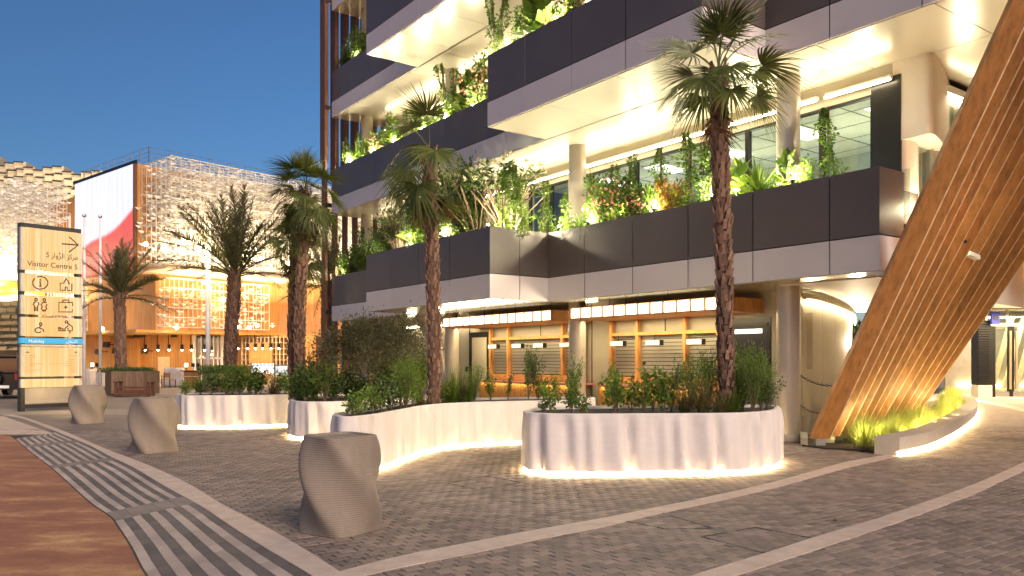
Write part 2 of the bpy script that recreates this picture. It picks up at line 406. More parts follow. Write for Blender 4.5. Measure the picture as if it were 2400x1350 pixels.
def sheet(name, poly, z0, z1, m, kind='structure', parent=None):
    return MB().prism(poly, z0, z1).build(name, m, parent, kind=kind)
def strip(name, A, B, z0, z1, m, step=.3, kind='structure', parent=None):
    n = 40
    A = catmull(A, 12); B = catmull(B, 12)
    def rs(C):
        d = np.r_[0, np.cumsum(np.linalg.norm(np.diff(C, axis=0), axis=1))]; t = np.linspace(0, d[-1], n*3+1)
        return np.stack([np.interp(t, d, C[:, k]) for k in (0, 1)], 1)
    A = rs(A); B = rs(B); mb = MB(); k = len(A)
    vs = [(*A[i], z1) for i in range(k)] + [(*B[i], z1) for i in range(k)] + [(*A[i], z0) for i in range(k)] + [(*B[i], z0) for i in range(k)]
    fs = []
    for i in range(k-1): fs += [(i, i+1, k+i+1, k+i), (i, 2*k+i, 2*k+i+1, i+1), (k+i, k+i+1, 3*k+i+1, 3*k+i)]
    mb.add(vs, fs); return mb.build(name, m, parent, kind=kind)

YF = 19.0
farA = [G(30, 972), G(66, 981), G(153, 1012)]
mid = lambda a, b_: [tuple((np.array(p)+np.array(q))/2) for p, q in zip(a, b_)]
fieldA = mid(kR, kL) + mid(B1U, B1L)[1:] + [G(1920, 1046), (XY(1905, YF)), (XY(-250, YF))]
fieldB = mid(B1U, B1L) + [G(2180, 1056), G(2240, 1024), G(2285, 990), XY(2300, YF), XY(2800, YF)] + mid(B2U, B2L)[::-1] + [G(1000, 1500)]
fieldC = mid(B2U, B2L)[::-1] + [G(1900, 1600), G(3400, 1600), XY(3000, 15)]
rows = []
def stone_field(name, poly, label):
    base = sheet(name, poly, -.028, -.014, 'joint')
    P = np.array(poly); v = P @ D2; u = P @ D1
    LV, LU = .165, .108
    kk, rr = np.meshgrid(np.arange(int(v.min()/LV)-1, int(v.max()/LV)+2), np.arange(int(u.min()/LU)-1, int(u.max()/LU)+2))
    rr = rr.ravel(); kk = kk.ravel()
    vc = (kk + .5*(rr % 2))*LV; uc = rr*LU
    X = D1[0]*uc + D2[0]*vc; Y = D1[1]*uc + D2[1]*vc
    ok = (Y > 5.0) & (Y < YF + .3) & inpoly(X, Y, poly)
    px = CX + X/np.maximum(Y, .1)*F; ok &= (px > -450) & (px < 2850)
    X, Y = X[ok], Y[ok]; n = len(X)
    ang = math.atan2(D2[1], D2[0]) + rng.normal(0, .006, n)
    hz = rng.normal(0, .0012, n); tx = rng.normal(0, .006, n); ty = rng.normal(0, .006, n)
    hl, hw = LV/2 - .0055, LU/2 - .0038
    py = HY + CAMZ*F/Y; pxx = CX + X/Y*F
    seen = (py < 1350) & (pxx > 0) & (pxx < 2400)
    order = np.argsort(np.where(seen, Y, 1e9)); near = order[:300]; far = np.setdiff1d(np.arange(n), near)
    ca, sa = np.cos(ang), np.sin(ang); V = []
    for zt, e in ((-1, 0), (0, 0), (1, .004)):
        for sx, sy in ((-1, -1), (1, -1), (1, 1), (-1, 1)):
            lx, ly = sx*(hl-e), sy*(hw-e)
            z = {-1: -.02*np.ones(n), 0: -.004 + hz + lx*tx + ly*ty, 1: hz + lx*tx + ly*ty}[zt]
            V.append(np.stack([X + lx*ca - ly*sa, Y + lx*sa + ly*ca, z], 1))
    V = np.stack(V, 1)[far].reshape(-1, 3); bb = np.arange(len(far))[:, None]*12; fs = []
    for l in (0, 4):
        for k in range(4): fs.append(bb + np.array([[l+k, l+(k+1) % 4, l+4+(k+1) % 4, l+4+k]]))
    fs.append(bb + np.array([[8, 9, 10, 11]]))
    o = obj('paving_stone', npmesh('paving_stone', V, np.concatenate(fs), 'paver'), base, kind='stuff')
    mb = MB(); vs = []
    for z, e in ((-.02, 0), (-.004, 0), (0, .004)):
        for sx, sy in ((-1, -1), (1, -1), (1, 1), (-1, 1)): vs.append((sx*(hl-e), sy*(hw-e), z))
    mb.add(vs, [(l+k, l+(k+1) % 4, l+4+(k+1) % 4, l+4+k) for l in (0, 4) for k in range(4)] + [(8, 9, 10, 11)])
    me = mb.build('paving_stone', 'paver'); dat = me.data; bpy.data.objects.remove(me)
    for i in near: obj('paving_stone', dat, base, (X[i], Y[i], hz[i]), (ty[i]*1.0, -tx[i], ang[i]))
    return base
stone_field('plaza_paving', fieldA, '')
stone_field('lane_paving', fieldB, '')
stone_field('footway_paving', fieldC, '')
sheet('far_plaza_paving', [XY(-900, YF-.02), XY(2300, YF-.02), XY(2290, 21), XY(2240, 26), XY(1500, 27), XY(300, 26.0), G(15, 972), XY(-900, 27)], -.026, -.004, 'far_paving')
sheet('entrance_paving', [XY(2290, YF-.02), XY(3300, YF-.02), XY(3300, 34), XY(2100, 34), XY(2235, 26.4), XY(2285, 21)], -.026, -.003, 'far_paving')
sheet('pale_forecourt', [XY(1300, 33), XY(1300, 80), XY(2900, 80), XY(2900, 34.2), XY(2235, 34.2), XY(2100, 31)], -.026, 0.0, mat('pale forecourt', (.40, .34, .27), .7, var=.1, scale=1))
strip('paving_band', B1U, B1L, -.02, .005, 'band')
strip('paving_band', B2U, B2L, -.02, .005, 'band')
strip('kerb_band', kL, kR, -.02, .006, 'band')
c3 = [G(2240, 934), G(2300, 938), G(2400, 957), G(2520, 985)]; c4 = [G(2240, 937), G(2300, 943), G(2400, 965), G(2520, 998)]
strip('paving_band', c3, c4, -.02, .005, 'band')
far_strip = sheet('pavement_strip', [G(-500, 960), G(900, 960), G(640, 974), G(30, 972), G(-500, 985)], -.02, .004, mat('pale pavement', (.30, .25, .20), .8, var=.12, scale=2))

# red road
m, t, b = nodes('red asphalt with light patches')
n1 = tex_noise(t, geo(t, (1.0, 2.0, 1)), .9, 6, .72)
r = ramp(t, n1, [(.30, (.20, .075, .042)), (.50, (.30, .125, .066)), (.60, (.42, .22, .10)), (.70, (.56, .36, .16))]).outputs[0]  # golden stops paint patches of falling light into the asphalt colour
n2 = ramp(t, tex_noise(t, geo(t), 70, 3, .8), [(.3, (.78, .78, .78)), (.7, (1.2, 1.2, 1.2))]).outputs[0]
t.links.new(mul(t, r, n2), b.inputs['Base Color']); b.inputs['Roughness'].default_value = .8
bump(t, b, tex_noise(t, geo(t), 90, 3), .4, .006)
sheet('road', rE + [G(-900, 1490), (-60, 6), (-60, 24), G(-900, 1010)], -.026, -.002, m)
strip('road_edge_strip', [(x-.006, y) for x, y in rE], [(x+.012, y) for x, y in rE], -.02, .002, mat('sealant', (.05, .04, .035), .8))

# striped stone apron between the road and the kerb band
def rsn(C, n):
    C = catmull(C, 12); d = np.r_[0, np.cumsum(np.linalg.norm(np.diff(C, axis=0), axis=1))]; t = np.linspace(0, d[-1], n)
    return np.stack([np.interp(t, d, C[:, k]) for k in (0, 1)], 1)
apron = sheet('striped_paving', rE[2:] + kL[::-1][:-2], -.028, -.011, 'joint')
NR = 4000
A_, B_ = np.array(catmull(rE[3:], 40)), np.array(catmull(kL[2:], 40))
def along(C, Y): 
    o = np.argsort(C[:, 1]); return np.interp(Y, C[o, 1], C[o, 0])
stones = []
# cells run along curves of constant share between the two edges, parametrised by Y + skew
def cell(f, y):                                                 # point at share f, station y
    ya = y; xa = along(A_, ya); yb = y + 1.05; 
    xb = along(B_, yb); return np.array([xa*(1-f) + xb*f, ya*(1-f) + yb*f])
crossA, crossB, crossC = (8.28, 8.72), (12.3, 12.62), (15.2, 15.6)
def add_stone(f0, f1, y0, y1, mt, gap=.004):
    c = [cell(f0, y0), cell(f1, y0), cell(f1, y1), cell(f0, y1)]
    m0 = sum(c)/4; c = [p + (m0-p)/np.linalg.norm(m0-p)*gap for p in c]
    stones.append((c, mt, m0))
y = 4.9; panel = 0
while y < 17.5:
    inx = next((q for q in (crossA, crossB, crossC) if q[0] - .01 <= y < q[1]), None)
    if inx:
        for k in range(9): add_stone(k/9, (k+1)/9, inx[0], inx[0]+.11, 'M'); add_stone(k/9, (k+1)/9, inx[0]+.11, inx[1], 'M')
        y = inx[1]; panel += 1; continue
    nx = min([q[0] for q in (crossA, crossB, crossC) if q[0] > y] + [17.5])
    y1 = min(y + .20, nx)
    if nx - y1 < .08: y1 = nx
    n = (10, 12, 14)[min(panel, 2)]
    for k in range(n): add_stone(k/n, (k+1)/n, y, y1, 'L' if k % 2 == 0 else 'D')
    y = y1
M['mid_stone'] = stone_mat('mid grey granite', (.20, .17, .15), (.23, .20, .175), (.25, .215, .19))
stones.sort(key=lambda s: s[2][1] + (50 if (HY + CAMZ*F/s[2][1] > 1350) else 0))
def stonev(c, h): return [(p[0], p[1], -.02) for p in c] + [(p[0], p[1], h) for p in c]
SF = [(4, 5, 6, 7), (0, 1, 5, 4), (1, 2, 6, 5), (2, 3, 7, 6), (3, 0, 4, 7)]
MN = {'L': 'light_stone', 'D': 'dark_stone', 'M': 'mid_stone'}
for i, (c, mt, m0) in enumerate(stones[:300]):
    mb = MB().add(stonev(c, random.gauss(0, .001)), SF); mb.build('paving_stone', MN[mt], apron)
for q in 'LDM':
    mb = MB()
    for c, mt, m0 in stones[300:]:
        if mt == q: mb.add(stonev(c, random.gauss(0, .001)), SF)
    mb.build('paving_stone', MN[q], apron, kind='stuff')
# ribbed tactile zone further up
tz = sheet('ribbed_paving', [G(-260, 975), G(10, 975), G(52, 984), G(132, 1014), G(140, 1019), G(22, 1019), G(-260, 1010)], -.02, -.006, mat('ribbed base', (.17, .14, .12), .8))
mb = MB()
for k in range(22):
    yy = 976 + 42*(k/22)**1.15; x1 = 8 + (yy-975)*2.9
    a, bq = G(-260, yy+2), G(x1, yy); c_, d_ = G(x1, yy+1.0), G(-260, yy+3.0)
    mb.prism([a, bq, c_, d_], -.02, .002)
mb.build('rib', 'band', tz)
# inspection covers set into the lane
def cover(pts, label):
    w = W_(pts); e = empty('inspection_cover', (*np.mean(w, axis=0), 0), label, 'cover')
    for i in range(4):
        a, c = np.array(w[i]), np.array(w[(i+1) % 4]); d = (c-a)/np.linalg.norm(c-a); nn = np.array([-d[1], d[0]])*.007
        MB().prism([tuple(a-nn), tuple(c-nn), tuple(c+nn), tuple(a+nn)], -.02, .0045).build('rim', 'dark_metal', e)
cover([(1440, 1216), (1530, 1196), (1672, 1238), (1560, 1240)], 'paved inspection cover rim cutting into the pale band')
cover([(1645, 1258), (1770, 1236), (1908, 1262), (1790, 1296)], 'paved inspection cover rim between the two pale bands')
cover([(1048, 1133), (1140, 1116), (1222, 1131), (1120, 1147)], 'paved inspection cover rim in front of the planters')
lf = MB(); p0 = np.array([*G(1950, 1224), .012])
v_, f_ = leaves(np.array([p0, p0+[.01, 0, 0]]), np.array([[1, -.2, .15], [.9, -.5, .1]]), [.07, .05], [.035, .03], .35, up=(0, 0, 1))
tag(obj('fallen_leaf', npmesh('fallen_leaf', v_, f_, 'leaf_dead')), 'small dry reddish leaf lying on the grey lane paving', 'leaf')

# ================================================================ MAIN BUILDING
ZL = [3.2, 7.47, 11.37, 15.64, 19.9]
V0, VM, VG, U0, UE = 13.25, 11.4, 15.35, 7.43, 30.3
bld = empty('terraced_building', BT(20, 20, 0), 'large terraced corner building with dark and pale panel bands and planted balconies', 'building')
def bbox(v0, v1, u0, u1, z0, z1, mb=None): return (mb or MB()).box(v0, v1, u0, u1, z0, z1, BT)
def segs(lev):                                                   # visible outline of each band, from right to left, in (v, u)
    return {0: [(V0+.8, U0), (V0, U0), (V0, 16.5), (VM, 16.5), (VM, 23.4), (V0, 23.4), (V0, UE), (V0+3, UE)],
            1: [(V0, 2.2), (V0, 9.75), (VM, 9.75), (VM, 16.6), (V0, 16.6), (V0, UE), (V0+3, UE)],
            2: [(VM, 9.0), (VM, 23.4), (V0, 23.4), (V0, UE), (V0+3, UE)],
            3: [(V0, 9.0), (V0, UE), (V0+3, UE)]}[lev]
def offs(pts, d):                                               # the outline moved inwards by d
    out = []; n = len(pts)
    for i, p in enumerate(pts):
        p = np.array(p, float); nn = []
        for a, c in ((i-1, i), (i, i+1)):
            if a < 0 or c >= n: continue
            e = np.array(pts[c], float) - pts[a]; e /= np.linalg.norm(e); nn.append(np.array([e[1], -e[0]]))
        k = sum(nn); out.append(tuple(p + k/np.dot(k, nn[0])*d))
    return out
for lev in range(4):
    z = ZL[lev]; pts = segs(lev)
    inner = offs(pts, .07)
    for i in range(len(pts)-1):
        a, c = np.array(pts[i]), np.array(pts[i+1]); ia, ic = np.array(inner[i]), np.array(inner[i+1])
        L = np.linalg.norm(c-a)
        if abs(c[1]-a[1]) > .1:                                  # runs along u: joints on the 1.67 m grid
            js = sorted([j for j in [8.37 + 1.67*k for k in range(-5, 16)] if min(a[1], c[1]) + .5 < j < max(a[1], c[1]) - .5], reverse=c[1] < a[1])
            fr = [0] + [(j-a[1])/(c[1]-a[1]) for j in js] + [1]
        else: fr = [0, .5, 1] if L > 1.2 else [0, 1]
        g_ = .011/L
        for f0, f1 in zip(fr[:-1], fr[1:]):
            e0 = f0 + (g_ if f0 > 0 else 0); e1 = f1 - (g_ if f1 < 1 else 0)
            q = [a + (c-a)*e0, a + (c-a)*e1, ia + (ic-ia)*e1, ia + (ic-ia)*e0]
            MB().prism([tuple(p) for p in q], z, z+.60, BT).build('pale_panel', 'panel_white', bld)
            MB().prism([tuple(p) for p in q], z+.622, z+1.78, BT).build('dark_panel', 'panel_dark', bld)
    # solid body of slab and planting trough behind the panels
    ins = offs(pts, .075)
    body = [tuple(p) for p in ins]
    body += [(24, body[-1][1]), (24, body[0][1])] if lev else [(24, body[-1][1]), (24, 10.3), (16, 8.6), (V0+.8, 7.9)]
    MB().prism(body, z+.012, z+.9, BT).build('floor_slab', 'panel_dark', bld)
    rim = offs(pts, .115)
    mb = MB()                                                    # parapet backing wall
    for i in range(len(pts)-1): mb.prism([ins[i], ins[i+1], rim[i+1], rim[i]], z+.9, z+1.77, BT)
    mb.build('parapet_backing', 'panel_dark', bld)
    # soil of the trough
    mb = MB()
    if lev == 0: mb.box(V0+.12, 14.75, U0+.1, UE-.1, z+.9, z+1.5, BT); mb.box(VM+.12, V0+.1, 16.62, 23.28, z+.9, z+1.5, BT)
    if lev == 1: mb.box(V0+.12, 14.75, 2.3, UE-.1, z+.9, z+1.5, BT); mb.box(VM+.12, V0+.1, 9.9, 16.45, z+.9, z+1.5, BT)
    if lev == 2: mb.box(V0+.12, 14.75, 9.1, UE-.1, z+.9, z+1.5, BT); mb.box(VM+.12, V0+.1, 9.1, 23.25, z+.9, z+1.5, BT)
    if lev == 3: mb.box(V0+.12, 14.75, 9.1, UE-.1, z+.9, z+1.5, BT)
    mb.build('trough_soil', 'soil', bld)
    # soffit panels
    def soff(v0, v1, u0, u1, step=2.1):
        n = max(1, round((u1-u0)/step)); s = (u1-u0)/n
        for k in range(n): bbox(v0+.012, v1-.012, u0+k*s+.010, u0+(k+1)*s-.010, z-.020, z+.011).build('soffit_panel', 'soffit' if lev else 'soffit_gloss', bld)
    if lev == 0:
        soff(VM+.03, V0, 16.53, 23.37); soff(V0+.03, 14.04, U0+.03, 8.9); soff(V0+.03, VG+.05, 8.92, UE-.03)
    if lev == 1:
        soff(VM+.03, V0, 9.78, 16.57); soff(V0+.03, VG+.05, 2.2, UE-.03)
        soff(VG+.05, 17.4, 2.2, 8.1); soff(17.4, 19.6, 2.2, 8.1); soff(19.6, 22, 2.2, 8.1)
    if lev == 2: soff(VM+.03, V0, 9.0, 23.37); soff(V0+.03, VG+.05, 9.0, UE-.03)
    if lev == 3: soff(V0+.03, VG+.05, 9.0, UE-.03)
# ground floor soffit continues round the corner as smooth plaster
MB().prism([(14.07, 7.95), (24, 10.3), (24, 14), (15.42, 14), (15.42, 10), (14.07, 10)], 3.160, 3.178, BT).build('plaster_soffit', 'white', bld)
# columns
CU = [10.0, 16.6, 23.0, 29.4]
for u in CU:
    x, y, _ = BT(14.35, u, 0)
    for z0, z1 in ((.12, 3.18), (4.7, 7.45), (8.9, 11.35), (12.8, 15.62)):
        smooth_by_angle(MB().cyl(x, y, z0, z1, .235, 40).build('column', 'column' if u < 29 else 'wall_beige', bld))
    MB().cyl(x, y, -.02, .13, .25, 32).build('column_base', 'concrete', bld)
def slant(u0, v0, z0, u1, v1, z1, r=.22):
    smooth_by_angle(MB().tube([BT(v0, u0, z0), BT(v0, u0, z0+.01), BT(v1, u1, z1)], r, 28).build('raking_column', 'column', bld))
slant(25.6, 14.6, 3.19, 24.2, 14.6, 1.9, .2); slant(24.2, 14.6, 1.92, 23.6, 14.6, 0, .2)
slant(19.9, 14.7, 8.9, 18.9, 14.7, 11.36, .16)
# walls per storey behind the terraces
bbox(VG+.03, VG+.25, 10.5, UE-.3, -.02, 3.2).build('ground_floor_wall', 'wall_beige', bld)
for u in [10.95, 12.3, 14.35, 16.42, 17.15, 19.5, 22.1, 23.5, 25.4, 27.3]:
    bbox(VG+.018, VG+.034, u-.012, u+.012, 0, 3.18).build('wall_joint', 'black', bld)
bbox(VG, VG+.25, 20.1, UE-.3, 4.1, 7.46).build('upper_wall', 'wall_beige', bld)
bbox(VG, VG+.25, 2.2, UE-.3, 8.37, 11.36).build('upper_wall', 'wall_beige', bld)
bbox(VG, VG+.25, 9, UE-.3, 12.3, 15.63).build('upper_wall', 'wall_beige', bld)
bbox(UE-.31, UE-.05, 0, 0, 0, 0) if False else None
# first floor window wall
ms = [8.75, 9.9, 11.8, 13.6, 15.4, 17.2, 19.0, 20.08]
for a, c in zip(ms[:-1], ms[1:]):
    w = bbox(VG+.05, VG+.075, a+.04, c-.04, 4.75, 6.92).build('window', 'glass', bld)
    for (q0, q1, r0, r1) in ((a, a+.05, 4.7, 6.97), (c-.05, c, 4.7, 6.97), (a+.05, c-.05, 6.92, 6.97), (a+.05, c-.05, 4.7, 4.75)):
        bbox(VG, VG+.12, q0, q1, r0, r1).build('frame', 'dark_metal', w)
bbox(VG+.02, VG+.2, 8.75, 20.1, 6.97, 7.46).build('window_header', 'wall_beige', bld)
bbox(VG+.02, VG+.2, 8.75, 20.1, 4.1, 4.7).build('window_sill', 'dark_metal', bld)
bbox(VG-.06, VG+.16, 8.15, 8.75, 4.1, 7.2).build('corner_pier', 'black', bld)
bbox(VG-.04, VG+.16, 8.15, 8.75, 7.2, 7.46).build('pier_header', 'wall_beige', bld)
# interior room behind the first floor windows
bbox(20.0, 20.2, 8.2, 20.3, 4.1, 7.4).build('room_wall', mat('office wall', (.32, .33, .27), .8), bld)
bbox(15.6, 20.0, 8.2, 20.3, 7.1, 7.2).build('room_ceiling', mat('office ceiling', (.62, .62, .52), .6), bld)
for k in range(5): bbox(16.5, 17.7, 9.0+2.2*k, 9.6+2.2*k, 7.085, 7.097).build('ceiling_light', emat('office ceiling light', (1, .93, .75), 1.2) if k == 0 else bpy.data.materials['office ceiling light'], bld)
for k in range(9): bbox(15.62, 19.98, 8.6+1.25*k, 8.62+1.25*k, 7.09, 7.099).build('ceiling_joint', 'dark_metal', bld)
for k in range(4): bbox(16.4+k, 16.42+k, 8.22, 20.28, 7.085, 7.089).build('ceiling_joint', 'dark_metal', bld)
[lamp('POINT', BT(17.6, q, 5.4), 80, (1, .92, .70), .4, parent=bld) for q in (10.0, 13.5, 17.5)]
bbox(15.6, 20.0, 8.2, 20.3, 4.08, 4.12).build('room_floor', mat('office floor', (.12, .12, .11), .6), bld)
bbox(15.6, 15.75, 8.2, 8.3, 4.1, 7.1).build('room_side', 'wall_beige', bld)
# return glazing on the right flank
for k in range(4):
    v0 = VG+.2+1.0*k; w = bbox(v0, v0+.95, 8.19, 8.22, 4.0, 7.1).build('window', 'glass', bld)
    bbox(v0-.045, v0, 8.12, 8.26, 3.9, 7.15).build('frame', 'steel', w)
bbox(VG+.2, 19.6, 8.05, 8.3, 7.15, 7.3).build('flank_header', 'steel', bld)
bbox(VG+.2, 19.6, 8.10, 8.14, 7.06, 7.10).build('led_line', 'led', bld)
bbox(14.1, 14.13, 7.36, 8.1, 4.2, 5.05).build('balustrade_glass', 'glass', bld)
bbox(14.06, 14.16, 7.3, 8.6, 3.62, 3.8).build('edge_beam', 'dark_metal', bld)
# white drum at the corner: upper part stands proud, lower wall set back
up_ = [XY(2092, 15.75), XY(2140, 15.45), XY(2183, 15.2), XY(2205, 15.7), XY(2225, 16.9), XY(2240, 19), XY(2246, 23)]
cu = catmull(up_, 10); back = [(p[0]+.6, p[1]+.4) for p in cu[::-1]]
smooth_by_angle(MB().prism([tuple(p) for p in cu] + [XY(2400, 24), XY(2400, 26), XY(2092, 22)], 5.92, 7.46).build('white_drum', 'white', bld), 30)
lo_ = catmull([XY(2092, 15.78), XY(2125, 15.62), XY(2150, 15.95), XY(2166, 17.2), XY(2190, 18.6), XY(2240, 20.0), XY(2330, 22)], 8)
mb = MB(); n = len(lo_)
mb.prism([tuple(p) for p in lo_] + [XY(2400, 24), XY(2100, 23)], 3.2, 5.92)
smooth_by_angle(mb.build('recessed_wall', 'white', bld), 30)
x, y = XY(2183, 16.6); smooth_by_angle(MB().cyl(x, y, 3.2, 5.93, .17, 32).build('column', 'column', bld))
# plank soffit to the right of the drum
for k in range(7):
    bbox(15.5+k*.75, 15.5+k*.75+.74, -8, 2.15, 7.44, 7.46).build('soffit_plank', 'soffit', bld)
# curved ground floor wall right of the corner column, one panel at a time
gw = catmull([XY(1872, 17.7), XY(1900, 18.3), XY(1925, 19.3), XY(1950, 20.6), XY(1970, 22.1), XY(1984, 24), XY(1992, 26.5), XY(1994, 29)], 12)
gs = resample(gw, .16); nb = 11
for i in range(0, len(gs)-1, nb):
    a = gs[i:min(i+nb+1, len(gs))]
    if len(a) < 2: continue
    d = a[-1]-a[0]; d /= np.linalg.norm(d); a = a.copy(); a[0] += d*.01; a[-1] -= d*.01
    nn = np.array([d[1], -d[0]])*.06
    MB().prism([tuple(p) for p in a] + [tuple(p-(-nn)) for p in a[::-1]], .0, 2.98).build('curved_wall_panel', 'wall_beige', bld)
MB().prism([tuple(p + np.array([-.02, .008])) for p in gs] + [tuple(p + np.array([-.5, .3])) for p in gs[::-1]], 0.0, 3.18).build('curved_wall_core', 'wall_beige', bld)
ng = [tuple(gs[i] - np.array([-(gs[min(i+1, len(gs)-1)]-gs[max(i-1, 0)])[1], (gs[min(i+1, len(gs)-1)]-gs[max(i-1, 0)])[0]])/np.linalg.norm(gs[min(i+1, len(gs)-1)]-gs[max(i-1, 0)])*.14) for i in range(len(gs))]
MB().tube([(p[0], p[1], 2.93) for p in ng], .022, 6).build('led_line', 'led', bld)
MB().tube([(p[0], p[1], 3.05) for p in ng], .07, 8).build('cornice_tube', 'wall_beige', bld)
x0, y0 = XY(1893, 17.95); mb = MB().box(x0-.09, x0+.09, y0-.06, y0, 1.45, 2.7); mb.build('ventilation_box', 'wall_beige', bld)
# led lines at the window heads
def ledline(v, u0, u1, z, r=.028):
    h = MB().tube([BT(v, u0, z), BT(v, u1, z)], r*2.2, 8).build('led_housing', 'white_paint', bld)
    return MB().tube([BT(v-.05, u0, z-.045), BT(v-.05, u1, z-.045)], r, 8).build('led_line', 'led', bld)
u = 8.3
ledline(VG-.12, 8.3, 9.7, 7.16); 
for a, c in ((9.9, 13.0), (13.05, 16.3), (16.4, 19.6), (19.7, 22.8), (24.0, 27.2)): ledline(VG-.12, a, c, 7.16)
for a, c in ((17.0, 19.6), (19.9, 22.7), (23.3, 26.3), (9.5, 12.5), (12.7, 16.5)): ledline(VG-.12, a, c, 11.0)
for a, c in ((22.6, 25.0), (25.1, 27.6)): ledline(VG-.12, a, c, 2.95)
for a, c in ((16.5, 17.1),): ledline(VG-.3, a, c, 3.10, .010)
# long area glow of the same fittings, aimed at the soffit
for (u0, u1, zc, e) in ((8.4, 22.8, 7.10, 40), (23.5, 29.5, 7.1, 15), (9.5, 29, 10.98, 50), (9.5, 29, 15.2, 30)):
    c = BT(VG-.35, (u0+u1)/2, zc); lamp('AREA', c, e, (1, .82, .50), u1-u0, (R(180)-R(22), 0, math.atan2(D1[1], D1[0])), bld, sy=.08)
lamp('POINT', BT(15.0, 6.4, 5.2), 150, (1, .84, .56), .06, parent=bld)  # this and next three: bare points added to brighten the white drum
lamp('POINT', BT(14.5, 7.4, 4.4), 50, (1, .84, .56), .15, parent=bld)
lamp('POINT', (*XY(2195, 15.6), 4.4), 45, (1, .84, .56), .2, parent=bld)
lamp('POINT', (*XY(2250, 17.2), 5.9), 60, (1, .84, .56), .2, parent=bld)
lamp('POINT', (*XY(2010, 25), 2.2), 160, (1, .84, .6), .2, parent=bld)

# timber fins down the left end
for k in range(12):
    v = 13.02 + .44*k
    bbox(v, v+.10, 30.42, 30.78, 0, 26).build('timber_fin', 'wood_fin', bld)
for z in ZL[:4]: bbox(13.0, 18, 30.32, 30.42, z+.3, z+.45).build('fin_rail', 'dark_metal', bld)
for k in range(5): bbox(12.98+.44*k, 13.14+.44*k, 30.36, 30.84, 8.9 if k else 9.6, 26).build('fin_sleeve', 'wood_fin', bld)
for k in range(9): bbox(13.6+.42*k, 13.9+.42*k, 29.9, 29.96, .1, 3.1).build('timber_board', 'wood_orange', bld)

# ------------------------------------------------ service door, dark doorway
w = bbox(VG-.05, VG+.02, 22.2, 23.42, 0, 2.6).build('door', 'dark_metal', bld)
bbox(VG-.07, VG-.052, 22.32, 23.2, .05, 2.42).build('door_leaf', 'wall_beige', w)
bbox(VG-.06, VG+.02, 23.55, 23.62, 1.25, 1.42).build('card_reader', 'black', bld)
dw = bbox(VG-.03, VG+.028, 11.12, 12.28, 0, 2.62).build('doorway', 'black', bld)
bbox(VG-.05, VG-.032, 11.2, 12.2, 2.42, 2.5).build('door_frame', 'dark_metal', dw)
bbox(VG-.05, VG-.032, 11.35, 12.1, 2.26, 2.36).build('transom_light', emat('transom', (.75, .85, .9), .6), dw)
bbox(VG-.05, VG-.032, 11.12, 11.2, 0, 2.42).build('door_frame', 'dark_metal', dw)
for z0 in (.0, 1.3):
    pass

# ------------------------------------------------ kiosks
def kiosk(us, label, door_u=None):
    u0, u3 = us[-1], us[0]
    k = empty('serving_kiosk', BT(VG-.1, (u0+u3)/2, 0), label, 'kiosk', 'kiosks in the ground floor wall')
    vf = VG-.16
    for u in us: bbox(vf, vf+.12, u-.05, u+.05, 1.0, 3.0).build('post', 'wood_orange', k)
    for z0 in (1.02, 2.30):
        for a, c in zip(us[:-1], us[1:]): bbox(vf+.01, vf+.11, c+.052, a-.052, z0, z0+.085 + (.10 if z0 < 2 else 0)).build('rail', 'wood_orange', k)
    for a, c in zip(us[:-1], us[1:]):
        sh = bbox(VG+.0, VG+.02, c+.05, a-.05, 1.2, 2.32).build('shutter', 'dark_metal', k)
        for j in range(11): bbox(VG-.035, VG-.002, c+.055, a-.055, 1.23+j*.098, 1.23+j*.098+.082).build('shutter_slat', 'steel_dull', sh)
        m_ = (a+c)/2
        for mm in ([m_] if a-c < 2 else [m_+.55, m_-.55]):
            s = bbox(VG-.40, VG-.26, mm-.24, mm+.24, 2.02, 2.16).build('sign_box', 'dark_metal', k)
            bbox(VG-.412, VG-.401, mm-.23, mm+.23, 2.03, 2.15).build('sign_face', 'white_paint', s)
            MB().tube([BT(VG-.33, mm, 2.16), BT(VG-.33, mm, 2.30)], .008, 5).build('hanger', 'dark_metal', s)
    bbox(vf-.42, VG, u0-.35, u3+.25, .95, .995).build('counter_top', mat('speckled pink counter', (.55, .22, .17), .5, var=.5, scale=60) if 'speckled pink counter' not in bpy.data.materials else bpy.data.materials['speckled pink counter'], k)
    bbox(vf-.30, VG-.04, u0-.2, u3+.15, .0, .948).build('counter_body', 'wood_grey', k)
    n = int((u3-u0+.35)/.06)
    for j in range(n):
        uu = u0-.2 + j*.06; bbox(vf-.335, vf-.302, uu+.012, uu+.046, .04, .94).build('batten', 'batten', k)
    lamp('AREA', BT(vf-.38, (u0+u3)/2, .93), 7, (1, .74, .36), u3-u0, (0, 0, math.atan2(D1[1], D1[0])), k, sy=.05)
    return k
M['steel_dull'] = mat('galvanised slat', (.36, .34, .27), .45, .6, var=.06)
kiosk([22.0, 21.0, 18.28, 17.38], 'timber framed serving kiosk with three closed shutters left of the middle round column')
kiosk([16.2, 15.2, 13.56, 12.5], 'timber framed serving kiosk with closed shutters beside the dark doorway')
